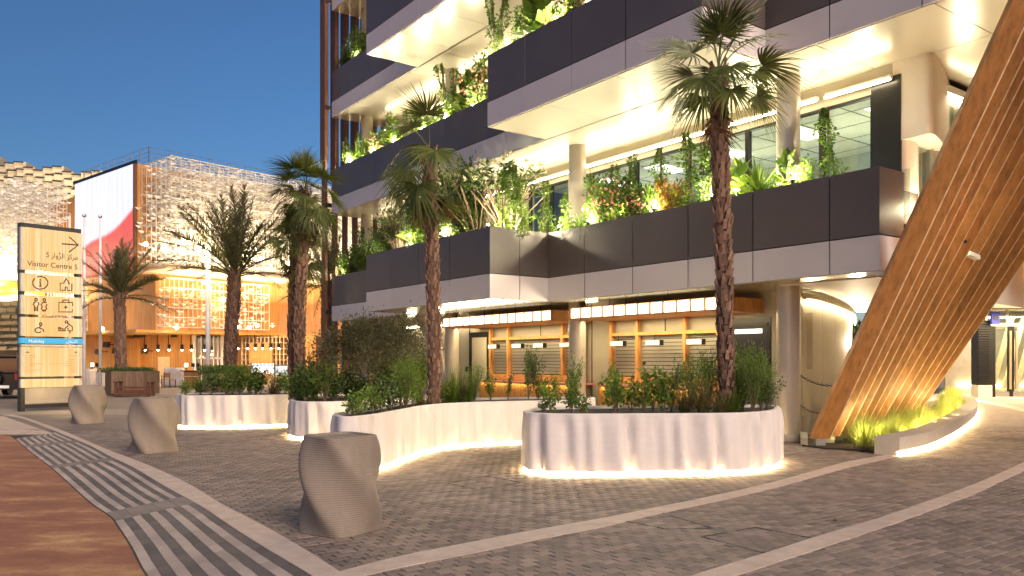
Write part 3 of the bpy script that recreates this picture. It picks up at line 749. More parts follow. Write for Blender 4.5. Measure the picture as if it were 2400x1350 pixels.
def canopy(u0, u1, n, label):
    c = empty('light_canopy', BT(14.5, (u0+u1)/2, 2.75), label, 'light canopy', 'lit timber canopies')
    z0, z1, vf = 2.72, 3.03, 13.9
    bbox(vf, VG+.0, u0, u0+.05, z0, z1).build('side_board', 'wood_orange', c)
    bbox(vf, VG+.0, u1-.05, u1, z0, z1).build('side_board', 'wood_orange', c)
    bbox(vf, VG, u0+.052, u1-.052, z0, z0+.03).build('bottom_board', 'wood_orange', c)
    bbox(vf+.05, VG, u0+.052, u1-.052, z1-.02, z1).build('top_board', 'wood_orange', c)
    s = (u1-u0-.10)/n
    for k in range(n):
        a = u0+.05+k*s
        bbox(vf+.015, vf+.035, a+.034, a+s-.034, z0+.042, z1-.026).build('lit_panel', 'lightbox', c)
        bbox(vf-.005, vf+.05, a-.018+s, a+.018+s, z0+.032, z1-.021).build('divider', 'wood_orange', c) if k < n-1 else None
    for k in range(4):
        a = u0+.4+k*(u1-u0-.8)/3; MB().tube([BT(vf+.3, a, z1), BT(vf+.3, a, 3.18)], .008, 5).build('hanger', 'dark_metal', c)
    q = BT(vf-.06, (u0+u1)/2, 2.88); lamp('AREA', q, 30, (1, .84, .56), u1-u0-.3, (R(90), 0, math.atan2(D1[1], D1[0])+0), c, sy=.2)
    q = BT(14.6, (u0+u1)/2, 2.70); lamp('AREA', q, 62, (1, .78, .44), u1-u0-.3, (0, 0, math.atan2(D1[1], D1[0])), c, sy=.5)
    return c
canopy(11.35, 16.42, 12, 'lit timber canopy of glowing square panels over the kiosk beside the dark doorway')
canopy(17.15, 22.9, 14, 'longer lit timber canopy of glowing square panels over the left kiosk')

# ------------------------------------------------ leaning timber beams
bm = empty('leaning_timber_structure', (*XY(2040, 18.5), 0), 'leaning fan of laminated timber beams rising from the grass bed', 'timber structure')
R9 = [1981, 2000, 2018, 2035, 2052, 2066, 2085, 2104, 2122, 2138, 2150, 2163]
R6 = [2150, 2175, 2195, 2216, 2241, 2266, 2293, 2316, 2340, 2362, 2385, 2410]
for i in range(12):
    Ya = 14.95 + .5*i; sl_ = .55; za = ZZ(958, Ya); Yc = (Ya - sl_*(CAMZ-za))/(1 + .1291*sl_)
    a = np.array([(R9[i]-CX)/F*Ya, Ya, za]); c = np.array([(R6[i]-CX)/F*Yc, Yc, ZZ(600, Yc)])
    d = (c-a)/(c[2]-a[2]); w = .365 + .010*i; zt_ = 7.43 if i else 8.6
    def T(x, y, z, a=a, d=d): q = a + d*(z-a[2]); return (q[0]+x, q[1]+y, z)
    p0 = T(0, 0, .16)
    bo = MB().box(-w, -.026, 0, .16, .16, zt_, T).build('beam', 'wood_beam', bm)
    MB().box(-.026, .004, .012, .15, .16, zt_, T).build('lit_line_strip', 'wood_pale', bo)  # pale colour stands in for the lit line along each beam edge
    MB().box(p0[0]-w*.75, p0[0]-w*.25, p0[1]+.03, p0[1]+.12, -.02, .17).build('footing', 'steel', bm)
for (px, py, Y) in ((2122, 588, 14.0), (2262, 566, 15.6)):
    x, z = (px-CX)/F*Y, ZZ(py, Y); MB().sphere((x, Y, z), .035, 8, 6).build('bolt', 'dark_metal', bm)
x, z = (2276-CX)/F*16.1, ZZ(600, 16.1)
fx = empty('spotlight', (x, 16.1, z), 'small white spotlight box fixed on the face of the timber beams', 'spotlight')
MB().box(x-.10, x+.10, 15.95, 16.15, z-.04, z+.04, lambda a, b_, c: (a, b_, c - (a-x)*.45)).build('housing', 'white_paint', fx)
MB().box(x-.03, x+.03, 16.15, 16.5, z-.02, z+.02).build('bracket', 'white_paint', fx)

# grass bed and curved bench wall
outer = [G(2080, 1067), G(2108, 1069), G(2180, 1051), G(2240, 1021), G(2278, 992), G(2291, 972), G(2284, 953), G(2262, 940), G(2238, 934)]
oc = catmull(outer[1:], 12); oc = resample(oc, .12)
tn = np.gradient(oc, axis=0); tn /= np.linalg.norm(tn, axis=1, keepdims=True); nrm = np.stack([-tn[:, 1], tn[:, 0]], 1)
ic = oc + nrm*.42
bench = empty('curved_bench', (*XY(2230, 16.5), 0), 'low curved concrete bench wall with glowing line around the grass bed', 'bench')
vs = []
for i in range(len(oc)):
    o_, n_ = oc[i], nrm[i]
    vs.append([(*(o_+n_*.05), 0), (*(o_+n_*.05), .07), (*o_, .085), (*o_, .31), (*(o_+n_*.012), .32), (*(o_+n_*.408), .32), (*(o_+n_*.42), .31), (*(o_+n_*.42), 0)])
smooth_by_angle(MB().rings(vs).build('bench_wall', 'concrete', bench), 35)
MB().tube([(*(o_+n_*.022), .052) for o_, n_ in zip(oc, nrm)], .020, 6).build('led_line', 'led_low', bench)
MB().tube([(*(o_+n_*.445), .22) for o_, n_ in zip(oc[30:], nrm[30:])], .016, 6).build('led_line', 'led_low', bench)
soilp = [G(1880, 1046), G(1925, 1052), G(2082, 1062)] + [tuple(p) for p in ic[::6]] + [XY(2150, 24), XY(2020, 22), XY(1930, 19.2), XY(1885, 17.2)]
sheet('bed_soil', soilp, -.02, .03, 'soil')
kb = [G(1876, 1030), G(1893, 1032), G(1893, 1047), G(1876, 1044)]
tag(MB().prism(kb, 0, .16).build('kerb_block', 'concrete'), 'small pale concrete kerb block at the foot of the corner column', 'kerb block')
# chains between column and beam
def chain(p, q, sag, label):
    c = empty('chain', tuple(p), label, 'chain', 'hanging chains by the corner column')
    p, q = np.array(p), np.array(q); n = int(np.linalg.norm(q-p)/.052)
    pr = MB(); rr_, r2 = .024, .0065
    rg = [[((rr_*1.3 + r2*math.cos(2*math.pi*j/5))*math.cos(2*math.pi*i/10), (rr_*.75 + r2*math.cos(2*math.pi*j/5))*math.sin(2*math.pi*i/10), r2*math.sin(2*math.pi*j/5)) for j in range(5)] for i in range(10)]
    rg.append(rg[0]); pr.rings(rg, cap=False); lk = pr.build('link', 'dark_metal'); dat = lk.data; bpy.data.objects.remove(lk)
    for i in range(n):
        t = i/(n-1); a = p + (q-p)*t; a[2] -= sag*4*t*(1-t)
        d = (q-p) + np.array([0, 0, -sag*4*(1-2*t)]); d /= np.linalg.norm(d)
        e = Vector(d).to_track_quat('X', 'Z').to_euler(); e2 = (e.to_matrix() @ Matrix.Rotation(R(90)*(i % 2), 3, 'X')).to_euler()
        obj('link', dat, c, tuple(a - np.array(p)), e2)
x, y = XY(1874, 16.9)
chain((x, y, ZZ(879, y)), (*XY(1962, 16.3), ZZ(903, 16.3)), .08, 'upper of two rusty chains hanging between the corner column and the first beam')
chain((x, y, ZZ(948, y)), (*XY(1926, 16.3), ZZ(969, 16.3)), .05, 'lower of two rusty chains hanging between the corner column and the first beam')

# ------------------------------------------------ right background: glazed entrance
en = empty('glazed_entrance', (*XY(2360, 36), 0), 'glazed entrance with tall metal door handles under a white curved fascia', 'entrance')
YE = 36.0; ex = lambda px: (px-CX)/F*YE
def ebox(px0, px1, z0, z1, y0=0, y1=.1, name='frame', m='dark_metal', parent=None): return MB().box(ex(px0), ex(px1), YE+y0, YE+y1, z0, z1).build(name, m, parent or en)
ebox(2308, 2330, 0, 3.15, -.1, .3, 'jamb'); ebox(2304, 2620, 3.16, 3.3, -.12, .25, 'transom_rail', 'steel')
ebox(2304, 2620, 3.9, 4.0, -.12, .25, 'head_rail', 'steel'); 
for px in (2310, 2360, 2420, 2480): ebox(px, px+5, 3.3, 3.9, 0, .1, 'mullion', 'steel')
ebox(2315, 2600, 3.3, 3.9, .04, .06, 'transom_glass', 'glass')
ent = [(2330, 2366), (2374, 2424), (2432, 2480)]
for a, c in ent:
    d = ebox(a, c, .25, 3.05, .03, .06, 'door', 'glass'); ebox(a, c, .02, .25, 0, .08, 'door_rail', 'steel', d)
    ebox(a, a+3, .25, 3.15, -.01, .09, 'door_stile', 'black', d); ebox(c-3, c, .25, 3.15, -.01, .09, 'door_stile', 'black', d)
for px in (2362, 2376):
    ebox(px, px+4, .35, 2.95, -.16, -.09, 'handle', mat('brass handle', (.72, .58, .38), .3, .8) if 'brass handle' not in bpy.data.materials else bpy.data.materials['brass handle'])
ebox(2366, 2374, .02, 3.15, -.02, .1, 'mullion', 'dark_metal')
ebox(2300, 2620, 0, 3.9, 3.0, 3.1, 'lobby_wall', mat('lobby wall', (.25, .22, .18), .7)); ebox(2330, 2620, .42, .45, 2.9, 2.98, 'floor_led', 'led_low')
for k in range(5):
    a = XY(2325+k*28, 38.2); MB().box(0, .22, 0, .12, .3, 3.8, lambda x, y, z, a=a: (a[0]+x+(3.8-z)*-.28+.9, a[1]+y, z)).build('timber_strut', 'wood_pale', en)
# fascia and golden timber ceiling over it
fa = catmull([XY(2290, 35.4), XY(2340, 34.9), XY(2420, 34.4), XY(2560, 33.2), XY(2700, 31)], 8)
smooth_by_angle(MB().prism([tuple(p) for p in fa] + [XY(2700, 44), XY(2290, 44)], 4.02, 4.75).build('white_fascia', 'white', en), 30)
MB().box(15, 34, 20.5, 34, 4.72, 4.9, None).build('timber_ceiling', 'wood_soffit', en)
lamp('AREA', (*XY(2400, 33.2), 3.7), 520, (1, .80, .50), 7, (0, 0, 0), en, sy=2)
lamp('AREA', (*XY(2390, 29), 1.2), 420, (1, .72, .34), 6, (R(180), 0, 0), en, sy=3)
lamp('AREA', (*XY(2400, 37.5), 3.7), 260, (1, .80, .55), 6, (0, 0, 0), en, sy=1)
lp = empty('louvred_pillar', (*XY(2292, 35.5), 0), 'black louvred pillar on a white plinth left of the glass doors', 'pillar')
MB().box(ex(2276), ex(2306), 35.5, 36.0, .55, 3.4).build('core', 'black', lp); MB().box(ex(2277)-.03, ex(2306)+.03, 35.42, 36.0, .0, .55).build('plinth', 'concrete', lp)
for k in range(26): MB().box(ex(2276), ex(2306)-.02, 35.42, 35.5, .6+k*.105, .66+k*.105).build('louvre', 'dark_metal', lp)
es = empty('exit_sign', (ex(2301), 35.4, 3.5), 'small blue sign box hanging beside the glazed entrance', 'sign')
MB().box(ex(2303)-.06, ex(2312)+.12, 35.2, 35.32, 3.22, 3.75).build('housing', mat('blue sign', (.03, .04, .45), .4), es)
MB().box(ex(2303)+.02, ex(2312)+.04, 35.18, 35.2, 3.38, 3.6).build('face', 'black', es)
# through the gap: plant pot, tripod, far trees
q = XY(2262, 41); pot = empty('round_pot', (*q, 0), 'large cream egg shaped pot standing beyond the beams', 'pot')
rg = [[(q[0]+r*math.cos(a)*.9, q[1]+r*math.sin(a), z) for a in np.linspace(0, 2*math.pi, 25)[:-1]] for r, z in ((.30, 0), (.48, .3), (.56, .65), (.52, 1.0), (.40, 1.3), (.34, 1.42))]
MB().rings(rg).build('shell', 'white', pot, smooth=True)
MB().cyl(q[0], q[1], 1.42, 1.47, .33, 24).build('soil', 'soil', pot)
q = XY(2237, 42); tp = empty('tripod', (*q, 0), 'pale tripod stand with an orange box seen beyond the beams', 'tripod')
for a in (0, 2.1, 4.2): MB().tube([(q[0], q[1], 1.35), (q[0]+.45*math.cos(a), q[1]+.45*math.sin(a), 0)], .022, 6).build('leg', 'white_paint', tp)
MB().box(q[0]-.2, q[0]+.2, q[1]-.12, q[1]+.12, 1.35, 1.7).build('instrument', mat('orange case', (.55, .12, .03), .5), tp)

# ================================================================ PLANTERS AND BOLLARDS
def planter(name, pts, zt, label, seed):
    P = resample(catmull([XY(*p) for p in pts], 10, True), .045, True); n = len(P)
    area = .5*np.sum(P[:, 0]*np.roll(P[:, 1], -1) - np.roll(P[:, 0], -1)*P[:, 1])
    if area < 0: P = P[::-1]
    t = np.roll(P, -2, 0) - np.roll(P, 2, 0); t /= np.linalg.norm(t, axis=1, keepdims=True); N = np.stack([t[:, 1], -t[:, 0]], 1)
    c = P.mean(0); root = empty('planter', (*c, 0), label, 'planter', 'white wavy planters')
    rg_ = np.random.default_rng(seed); s = np.arange(n)*.045
    per = n*.045
    K = [(int(per/w_), rg_.uniform(0, 6.28), a_) for w_, a_ in ((.95, .020), (.44, .026), (.31, .026), (.21, .016))]
    fl = sum(a*np.sin(2*math.pi*k*s/per + p) for k, p, a in K)
    fl2 = sum(a*np.sin(2*math.pi*k*s/per + p + .8) for k, p, a in K)
    rings = []
    zs = [.0, .055, .056, .075, .09] + list(np.linspace(.11, zt-.02, 12)) + [zt-.006, zt, zt, zt-.006, zt-.08]
    for j, z in enumerate(zs):
        h = z/zt
        if j < 3: off = -.075 + 0*fl
        elif j >= len(zs)-3: off = -.085 + 0*fl
        else: off = .012 + (fl*(1-h) + fl2*h)*(1 - .75*max(0, (h-.8)/.2)) - .02*h
        if j == len(zs)-4: off = off - .006
        q = P + N*np.asarray(off)[:, None]
        rings.append([(x, y, z) for x, y in q])
    w = MB().rings(rings, cap=False).build('wall', 'printed_white', root); smooth_by_angle(w, 50)
    inn = P - N*.083
    MB().prism([tuple(p) for p in inn[::3]], zt-.3, zt-.045).build('soil', 'soil', root)
    ps = [tuple(p) for p in (P + N*(fl[:, None]*.5-.020))[::2]]; ps.append(ps[0])
    MB().tube([(x, y, .022) for x, y in ps], .012, 6, cap=False).build('led_line', 'led_low', root)
    return root, P
PL = {}
PL['D'] = planter('d', [(1229, 12.25), (1233, 11.75), (1300, 11.45), (1420, 11.42), (1560, 11.5), (1690, 11.55), (1770, 11.8), (1815, 12.25), (1829, 12.9), (1818, 13.5), (1770, 13.8), (1600, 13.7), (1400, 13.45), (1270, 13.1)], .89, 'nearest white wavy printed concrete planter, holding the tallest palm', 1)
PL['C'] = planter('c', [(783, 12.2), (786, 11.6), (830, 11.45), (893, 12.1), (950, 13.2), (1000, 14.3), (1060, 15.0), (1140, 15.5), (1225, 15.8), (1330, 16.2), (1388, 16.8), (1385, 17.5), (1300, 17.7), (1160, 17.3), (1040, 16.7), (950, 15.5), (880, 13.8), (830, 12.9)], .85, 'long curving white planter behind the nearest bollard, with a palm in its middle', 2)
PL['B'] = planter('b', [(680, 17.6), (683, 16.9), (720, 16.5), (790, 16.6), (870, 17.3), (960, 18.3), (1030, 19.2), (1020, 20.0), (930, 19.9), (800, 19.3), (700, 18.6)], .8, 'white wavy planter with the dark bushy tree and twin palms', 3)
PL['A'] = planter('a', [(415, 20.4), (418, 19.8), (440, 19.4), (560, 19.5), (680, 20.0), (790, 21.2), (800, 22.2), (700, 22.2), (560, 21.4), (440, 21.0)], .8, 'white wavy planter furthest left, filled with low shrubs', 4)

def bollard(px, Y, s, rz, label, hz=.93):
    x, y = XY(px, Y); root = empty('bollard', (x, y, 0), label, 'bollard', 'twisted printed concrete bollards')
    rings = []; L = 84
    for j in range(L+1):
        h = j/L; z = h*hz; tw = -R(104)*h + R(rz)
        r = .315*(1 + .10*math.sin(math.pi*min(1, h*1.02))**1.2*(.7) - .09*h**6 + .02*(1-h)) * s
        lay = .0010*((j % 2)*2-1)
        rr = []
        for k in range(72):
            a = 2*math.pi*k/72; ca, sa = math.cos(a), math.sin(a)
            q = (abs(ca)**5 + abs(sa)**5)**(-1/5) * r
            q = q*(1 + .0) + lay; rr.append((x + q*math.cos(a+tw), y + q*math.sin(a+tw), z))
        rings.append(rr)
    top = rings[-1]
    for e, dz in ((.012, .006), (.05, .006), (.06, -.012)):
        rings.append([(x + (p[0]-x)*(1-e/.3), y + (p[1]-y)*(1-e/.3), hz+dz) for p in top])
    smooth_by_angle(MB().rings(rings).build('body', 'printed_tan', root), 50)
    return root
bollard(798, 7.85, 1.0, 57, 'largest twisted concrete bollard in the foreground, before the long planter', .92)
bollard(361, 14.6, 1.06, 52, 'middle twisted concrete bollard at the kerb beside the furthest left planter', .96)
bollard(206, 21.2, 1.1, 50, 'furthest twisted concrete bollard, at the foot of the lit visitor sign', .98)

# ================================================================ PLANTS
def noloc(): return None
def proto(name, parts, cat):
    e = bpy.data.objects.new(name, None); COL.objects.link(e); e['category'] = cat
    for nm, me in parts: obj(nm, me, e, kind='stuff' if nm == 'flower' else None)
    return e
def sph(n, r):
    d = rng.normal(size=(n, 3)); d /= np.linalg.norm(d, axis=1, keepdims=True); return d
def vine(h=1.6, n=520, w=.13):
    z = rng.uniform(.05, h, n)**1.0; a = rng.uniform(0, 6.28, n); wig = .05*np.sin(z*5)
    ph = rng.uniform(0, 6); rr = w*(.25 + .95*np.sin(z*7.5+ph)**2)*rng.uniform(.1, 1.15, n)*(1.15 - .75*(z/h)**2)
    p = np.stack([np.cos(a)*rr + wig, np.sin(a)*rr, z], 1); d = np.stack([np.cos(a), np.sin(a), rng.uniform(-.9, .4, n)], 1)
    v, f = leaves(p, d, rng.uniform(.028, .05, n), rng.uniform(.018, .032, n))
    st = MB(); 
    for k in range(3): st.tube([(.02*k-.02, 0, 0), (.03*math.sin(k), .02, h*.5), (.01*k, 0, h*.98)], .007, 4)
    return ('foliage', v, f), st
def shrub(h=.8, r=.38, n=620, L=(.06, .11), Wd=(.04, .065), stems=7):
    mbs = MB(); P = []; D = []
    for k in range(stems):
        a = rng.uniform(0, 6.28); rr = r*rng.uniform(.2, .95); hh = h*rng.uniform(.6, 1.05)
        tip = np.array([rr*math.cos(a), rr*math.sin(a), hh]); mid = tip*np.array([.5, .5, .6])
        mbs.tube([(0, 0, 0), tuple(mid), tuple(tip)], [.012, .008, .004], 4)
        m = n//stems; t = rng.uniform(.25, 1.05, m)[:, None]
        base = np.where(t < .5, mid*(t/.5), mid + (tip-mid)*((t-.5)/.5))
        off = sph(m, 1)*rng.uniform(.02, .17, (m, 1))*(.5+r)
        P.append(base + off); D.append(off + np.array([0, 0, .03]))
    P = np.concatenate(P); D = np.concatenate(D); P[:, 2] = np.maximum(P[:, 2], .03)
    v, f = leaves(P, D, rng.uniform(*L, len(P)), rng.uniform(*Wd, len(P)))
    return ('foliage', v, f), mbs
def spiky(h=.8, n=90, w=.03, droop=.25, el=(10, 85)):
    a = rng.uniform(0, 6.28, n); e = np.radians(rng.uniform(*el, n))
    d = np.stack([np.cos(a)*np.cos(e), np.sin(a)*np.cos(e), np.sin(e)], 1); p = np.zeros((n, 3)) + [0, 0, .06]
    p[:, 2] += rng.uniform(0, .25*h, n)
    v, f = blades(p, d, rng.uniform(.6, 1, n)*h*.85, w, droop, 3); st = MB().tube([(0, 0, 0), (0, 0, .3*h)], .03, 6)
    return ('blade', v, f), st
def bigleaf(h=1.0, n=26, L=.42, Wd=.2):
    a = np.linspace(0, 6.28*3.3, n); z = np.linspace(.15, h*.8, n)
    e = np.linspace(.1, 1.3, n); st = MB().tube([(0, 0, 0), (.02, 0, h*.45), (0, .02, h*.82)], [.025, .018, .01], 6)
    d = np.stack([np.cos(a)*np.cos(e), np.sin(a)*np.cos(e), np.sin(e)], 1); p = np.stack([0*a, 0*a, z], 1)
    v, f = leaves(p + d*.06, d, rng.uniform(.75, 1.1, n)*L, Wd, .18, up=(0, 0, 1)); return ('foliage', v, f), st
def plumeria(h=1.9, r=.7, tips=22):
    st = MB(); P = []; D = []; Q = []; QD = []
    for k in range(tips):
        a = 2.4*k; rr = r*math.sqrt((k+.5)/tips); hh = h*(1 - .30*(rr/r)**2)*rng.uniform(.75, 1.02)
        tip = np.array([rr*math.cos(a), rr*math.sin(a), hh]); mid = np.array([tip[0]*.35, tip[1]*.35, hh*.5])
        st.tube([(0, 0, 0), tuple(mid), tuple(tip)], [.014, .009, .006], 5)
        m = 13; aa = rng.uniform(0, 6.28, m); ee = rng.uniform(-.25, .9, m)
        d = np.stack([np.cos(aa)*np.cos(ee), np.sin(aa)*np.cos(ee), np.sin(ee)], 1); P.append(tip + d*.03); D.append(d)
        if k % 4 == 0: d2 = sph(14, 1); d2[:, 2] = abs(d2[:, 2]); Q.append(tip + [0, 0, .08] + d2*.06); QD.append(d2)
    P = np.concatenate(P); D = np.concatenate(D); Q = np.concatenate(Q); QD = np.concatenate(QD)
    v, f = leaves(P, D, rng.uniform(.075, .125, len(P)), rng.uniform(.024, .036, len(P)), .2, up=(0, 0, 1))
    v2, f2 = leaves(Q, QD, .05, .035)
    return ('foliage', v, f), st, ('flower', v2, f2)
def grass(h=.7, n=170, r=.07, w=.008, droop=.5, sp=.6):
    a = rng.uniform(0, 6.28, n); e = np.radians(90 - abs(rng.normal(0, 24*sp/.6, n)))
    d = np.stack([np.cos(a)*np.cos(e), np.sin(a)*np.cos(e), np.sin(e)], 1); q = rng.uniform(0, r, n); b_ = rng.uniform(0, 6.28, n)
    p = np.stack([q*np.cos(b_), q*np.sin(b_), 0*q], 1); v, f = blades(p, d, rng.uniform(.55, 1.05, n)*h, w, rng.uniform(.1, droop, n), 4); return ('blade', v, f), None
PROT = {}
def mk(key, name, cat, built, ml, ms='twig', mf='flower_white', extra=None):
    parts = [(built[0][0], npmesh(built[0][0], built[0][1], built[0][2], ml))]
    if built[1] is not None and len(built[1].v):
        st = built[1]; k = st.build('stem', ms); parts.append(('stem', k.data)); bpy.data.objects.remove(k)
    if len(built) > 2: parts.append((built[2][0], npmesh(built[2][0], built[2][1], built[2][2], mf)))
    PROT.setdefault(key, []).append(proto(name, parts, cat))
for i in range(3):
    mk('vine', 'climbing_vine', 'vine', vine(1.0, 760 + 90*i, .11 + .02*i), 'leaf_bright' if i != 1 else 'leaf')
    mk('shrub', 'leafy_shrub', 'shrub', shrub(1.0, .42, 620, (.05, .09), (.03, .05)), ('leaf', 'leaf_bright', 'leaf_dark')[i])
    mk('dark', 'dense_shrub', 'shrub', shrub(1.0, .5, 2600, (.05, .08), (.028, .045), 15), 'leaf_dark' if i else 'leaf')
    mk('low', 'low_shrub', 'shrub', shrub(1.0, .5, 190, (.10, .16), (.08, .12), 7), ('leaf', 'leaf_dark', 'leaf')[i])
    mk('wispy', 'feathery_bush', 'bush', shrub(1.0, .5, 1300, (.05, .11), (.012, .02), 13), ('leaf', 'leaf_bright', 'leaf')[i])
    mk('grass', 'grass_tuft', 'grass', grass(1.0, 260, .09, .011, .7, .8), 'grass')
    mk('sedge', 'sedge_tuft', 'grass', grass(1.0, 300, .09, .012, .8, .85), 'grass_dry' if i else 'leaf')
    mk('plum', 'frangipani_tree', 'small tree', plumeria(1.0, .46 + .05*i, 30), ('leaf_dark', 'leaf', 'leaf_dark')[i])
for i in range(2):
    mk('yucca', 'spiky_yucca', 'yucca', spiky(1.0, 120, .045, .22), 'leaf')
    mk('cycad', 'cycad', 'cycad', spiky(1.0, 150, .028, .55, (5, 75)), 'leaf_dark')
    mk('big', 'broad_leaved_plant', 'plant', bigleaf(1.0, 30, .36, .19), 'leaf_bright' if i else 'leaf')
s_ = shrub(1.0, .4, 700); q = sph(120, 1)*rng.uniform(.1, .42, (120, 1)) + [0, 0, .65]; v2, f2 = leaves(q, sph(120, 1), .07, .06)
mk('pink', 'flowering_shrub', 'shrub', (s_[0], s_[1], ('flower', v2, f2)), 'leaf_bright', mf='flower_pink')
mk('croton', 'croton', 'shrub', shrub(1.0, .42, 700, (.1, .16), (.05, .07), 9), 'leaf_croton')
used = set(); NUM = {}
ADJ = {'vine': 'climbing green creeper', 'shrub': 'leafy green shrub', 'dark': 'dense dark green shrub', 'low': 'low round-leaved shrub', 'wispy': 'feathery green bush',
       'grass': 'pale green feather grass tuft', 'sedge': 'brownish arching sedge tuft', 'plum': 'frangipani', 'yucca': 'spiky yucca rosette', 'cycad': 'drooping dark cycad', 'big': 'broad-leaved plant', 'pink': 'shrub with pink flowers', 'croton': 'reddish yellow croton bush'}
PLN = []
def plant(kind, x, y, z, h, wd=1.0, where='', grp=None, rz=None):
    PLN.append([kind, x, y, z, h, wd, where, grp, rz])
def flush_plants():
    cnt = {}
    for p in PLN: cnt.setdefault((p[0], p[6]), []).append(p)
    for (kind, where), L in cnt.items():
        L.sort(key=lambda p: p[1]/p[2])
        for i, (k, x, y, z, h, wd, wh, grp, rz) in enumerate(L):
            n = len(L)
            if n == 1: lab = f'{ADJ[kind]} {where}'
            elif i == 0: lab = f'leftmost {ADJ[kind]} {where}'
            elif i == n-1: lab = f'rightmost {ADJ[kind]} {where}'
            else: lab = f'{ORD[i]} {ADJ[kind]} from left {where}'
            src = random.choice(PROT[kind])
            rz_ = random.uniform(0, 6.28) if rz is None else rz
            g_ = grp or f'plants {where}'
            if src.name not in used:
                used.add(src.name); src.location = (x, y, z); src.rotation_euler = (0, 0, rz_); src.scale = (h*wd, h*wd, h); src['label'] = lab; src['group'] = g_; o = src
            else: o = copy_tree(src, (x, y, z), rz_, (h*wd, h*wd, h), lab, g_)
            if kind in ('vine', 'sedge', 'grass', 'shrub', 'wispy'): o.rotation_euler = (random.uniform(-.06, .06), random.uniform(-.10, .05), rz_)
def terr(px, v, lev, kind, h, wd=1.0, where='', dz=0):
    u = U(px, v); x, y, _ = BT(v, u, 0); plant(kind, x, y, ZL[lev] + 1.5 + dz, h, wd, where)
w0 = 'on the first floor terrace above the kiosks'
for px, k, h, wd in ((1938, 'vine', 1.75, .8), (1955, 'vine', .7, .9), (1900, 'shrub', .75, 1), (1880, 'shrub', .9, .9), (1845, 'big', 1.05, 1), (1815, 'shrub', .5, 1), (1778, 'yucca', 1.25, .95), (1735, 'big', 1.0, 1.1), (1718, 'shrub', .7, 1),
                     (1668, 'vine', 1.8, 1), (1650, 'vine', 1.7, 1.1), (1625, 'vine', 2.0, 1.1), (1600, 'shrub', .8, 1), (1577, 'croton', .85, 1.1), (1555, 'shrub', .9, .9), (1540, 'vine', 1.9, .9), (1522, 'big', .9, .8), (1498, 'shrub', 1.1, 1), (1500, 'pink', 1.0, .9), (1480, 'vine', 1.9, .8), (1455, 'pink', 1.3, .9), (1440, 'vine', 1.8, .8),
                     (1424, 'shrub', 1.2, 1), (1405, 'pink', 1.5, .8), (1380, 'shrub', .9, 1), (1362, 'cycad', 1.15, 1.1), (1340, 'shrub', .7, 1), (1322, 'vine', 1.4, .8), (1300, 'shrub', .7, 1), (1283, 'vine', 1.9, .75), (1270, 'vine', 1.8, .75), (1237, 'yucca', .9, .8)):
    terr(px, 13.55 + random.uniform(0, .45), 0, k, h, wd, w0)
wb = 'on the projecting first floor bay'
for px, k, h, wd in ((1225, 'vine', 1.5, .8), (1200, 'vine', 2.0, 1.1), (1185, 'plum', 2.25, 1.05), (1180, 'vine', 1.9, .9), (1150, 'yucca', .7, 1), (1118, 'vine', 2.1, 1.1), (1120, 'plum', 2.4, 1.1), (1100, 'dark', 2.2, .8), (1085, 'vine', 2.3, 1), (1070, 'dark', 2.5, .75), (1050, 'shrub', 1.6, .9), (1040, 'plum', 2.1, .9),
                     (1020, 'dark', 1.6, 1), (985, 'shrub', 1.5, 1), (965, 'big', 1.6, 1), (960, 'vine', 2.0, 1.2), (940, 'shrub', 1.2, 1.1), (935, 'plum', 1.8, .9), (915, 'dark', 1.2, 1), (900, 'vine', 1.6, 1.2), (885, 'dark', 1.0, 1)):
    terr(px, 11.85 + random.uniform(0, .8), 0, k, h, wd, wb)
wl = 'on the first floor terrace at the far left end'
for px, k, h, wd in ((862, 'dark', 1.3, 1), (850, 'vine', 2.1, 1), (838, 'shrub', 1.4, 1.1), (825, 'dark', 1.1, 1), (812, 'shrub', 1.0, 1.2), (800, 'shrub', 1.4, 1)):
    terr(px, 13.7, 0, k, h, wd, wl)
w1 = 'on the second floor terrace'
for px, k, h, wd in ((1122, 'pink', 1.9, .9), (1100, 'big', 1.7, 1), (1085, 'big', 1.5, .9), (1060, 'vine', 2.1, .9), (1048, 'vine', 2.2, .8), (1025, 'shrub', 1.0, 1), (1005, 'shrub', .8, 1), (990, 'dark', 1.1, .9), (975, 'vine', 1.7, .7), (955, 'vine', 1.4, .7), (938, 'shrub', 1.1, 1), (920, 'big', 1.4, 1.1), (900, 'vine', 1.9, .7), (885, 'pink', 1.2, .9),
                     (875, 'shrub', 1.1, 1), (860, 'big', 1.1, 1.1), (846, 'vine', 1.4, .9), (835, 'dark', 1.0, 1), (820, 'shrub', 1.2, 1.1)):
    terr(px, 13.6 + random.uniform(0, .4), 1, k, h, wd, w1)
wt = 'on the projecting second floor bay'
for px, k, h, wd in ((1160, 'vine', 2.2, .7), (1168, 'vine', 2.1, .7), (1190, 'yucca', .9, 1), (1215, 'vine', 1.5, .9), (1235, 'shrub', 1.1, .9), (1255, 'big', 1.7, 1), (1280, 'big', 1.6, 1), (1300, 'shrub', 1.2, 1), (1335, 'pink', 1.1, 1)):
    terr(px, 11.9 + random.uniform(0, .5), 1, k, h, wd, wt)
w3 = 'on the third floor terrace at the left end'
for px, k, h, wd in ((812, 'shrub', 1.2, 1), (822, 'dark', 1.1, 1), (835, 'vine', 1.9, .8), (845, 'shrub', 1.3, 1), (853, 'dark', 1.2, 1)):
    terr(px, 13.65, 2, k, h, wd, w3)
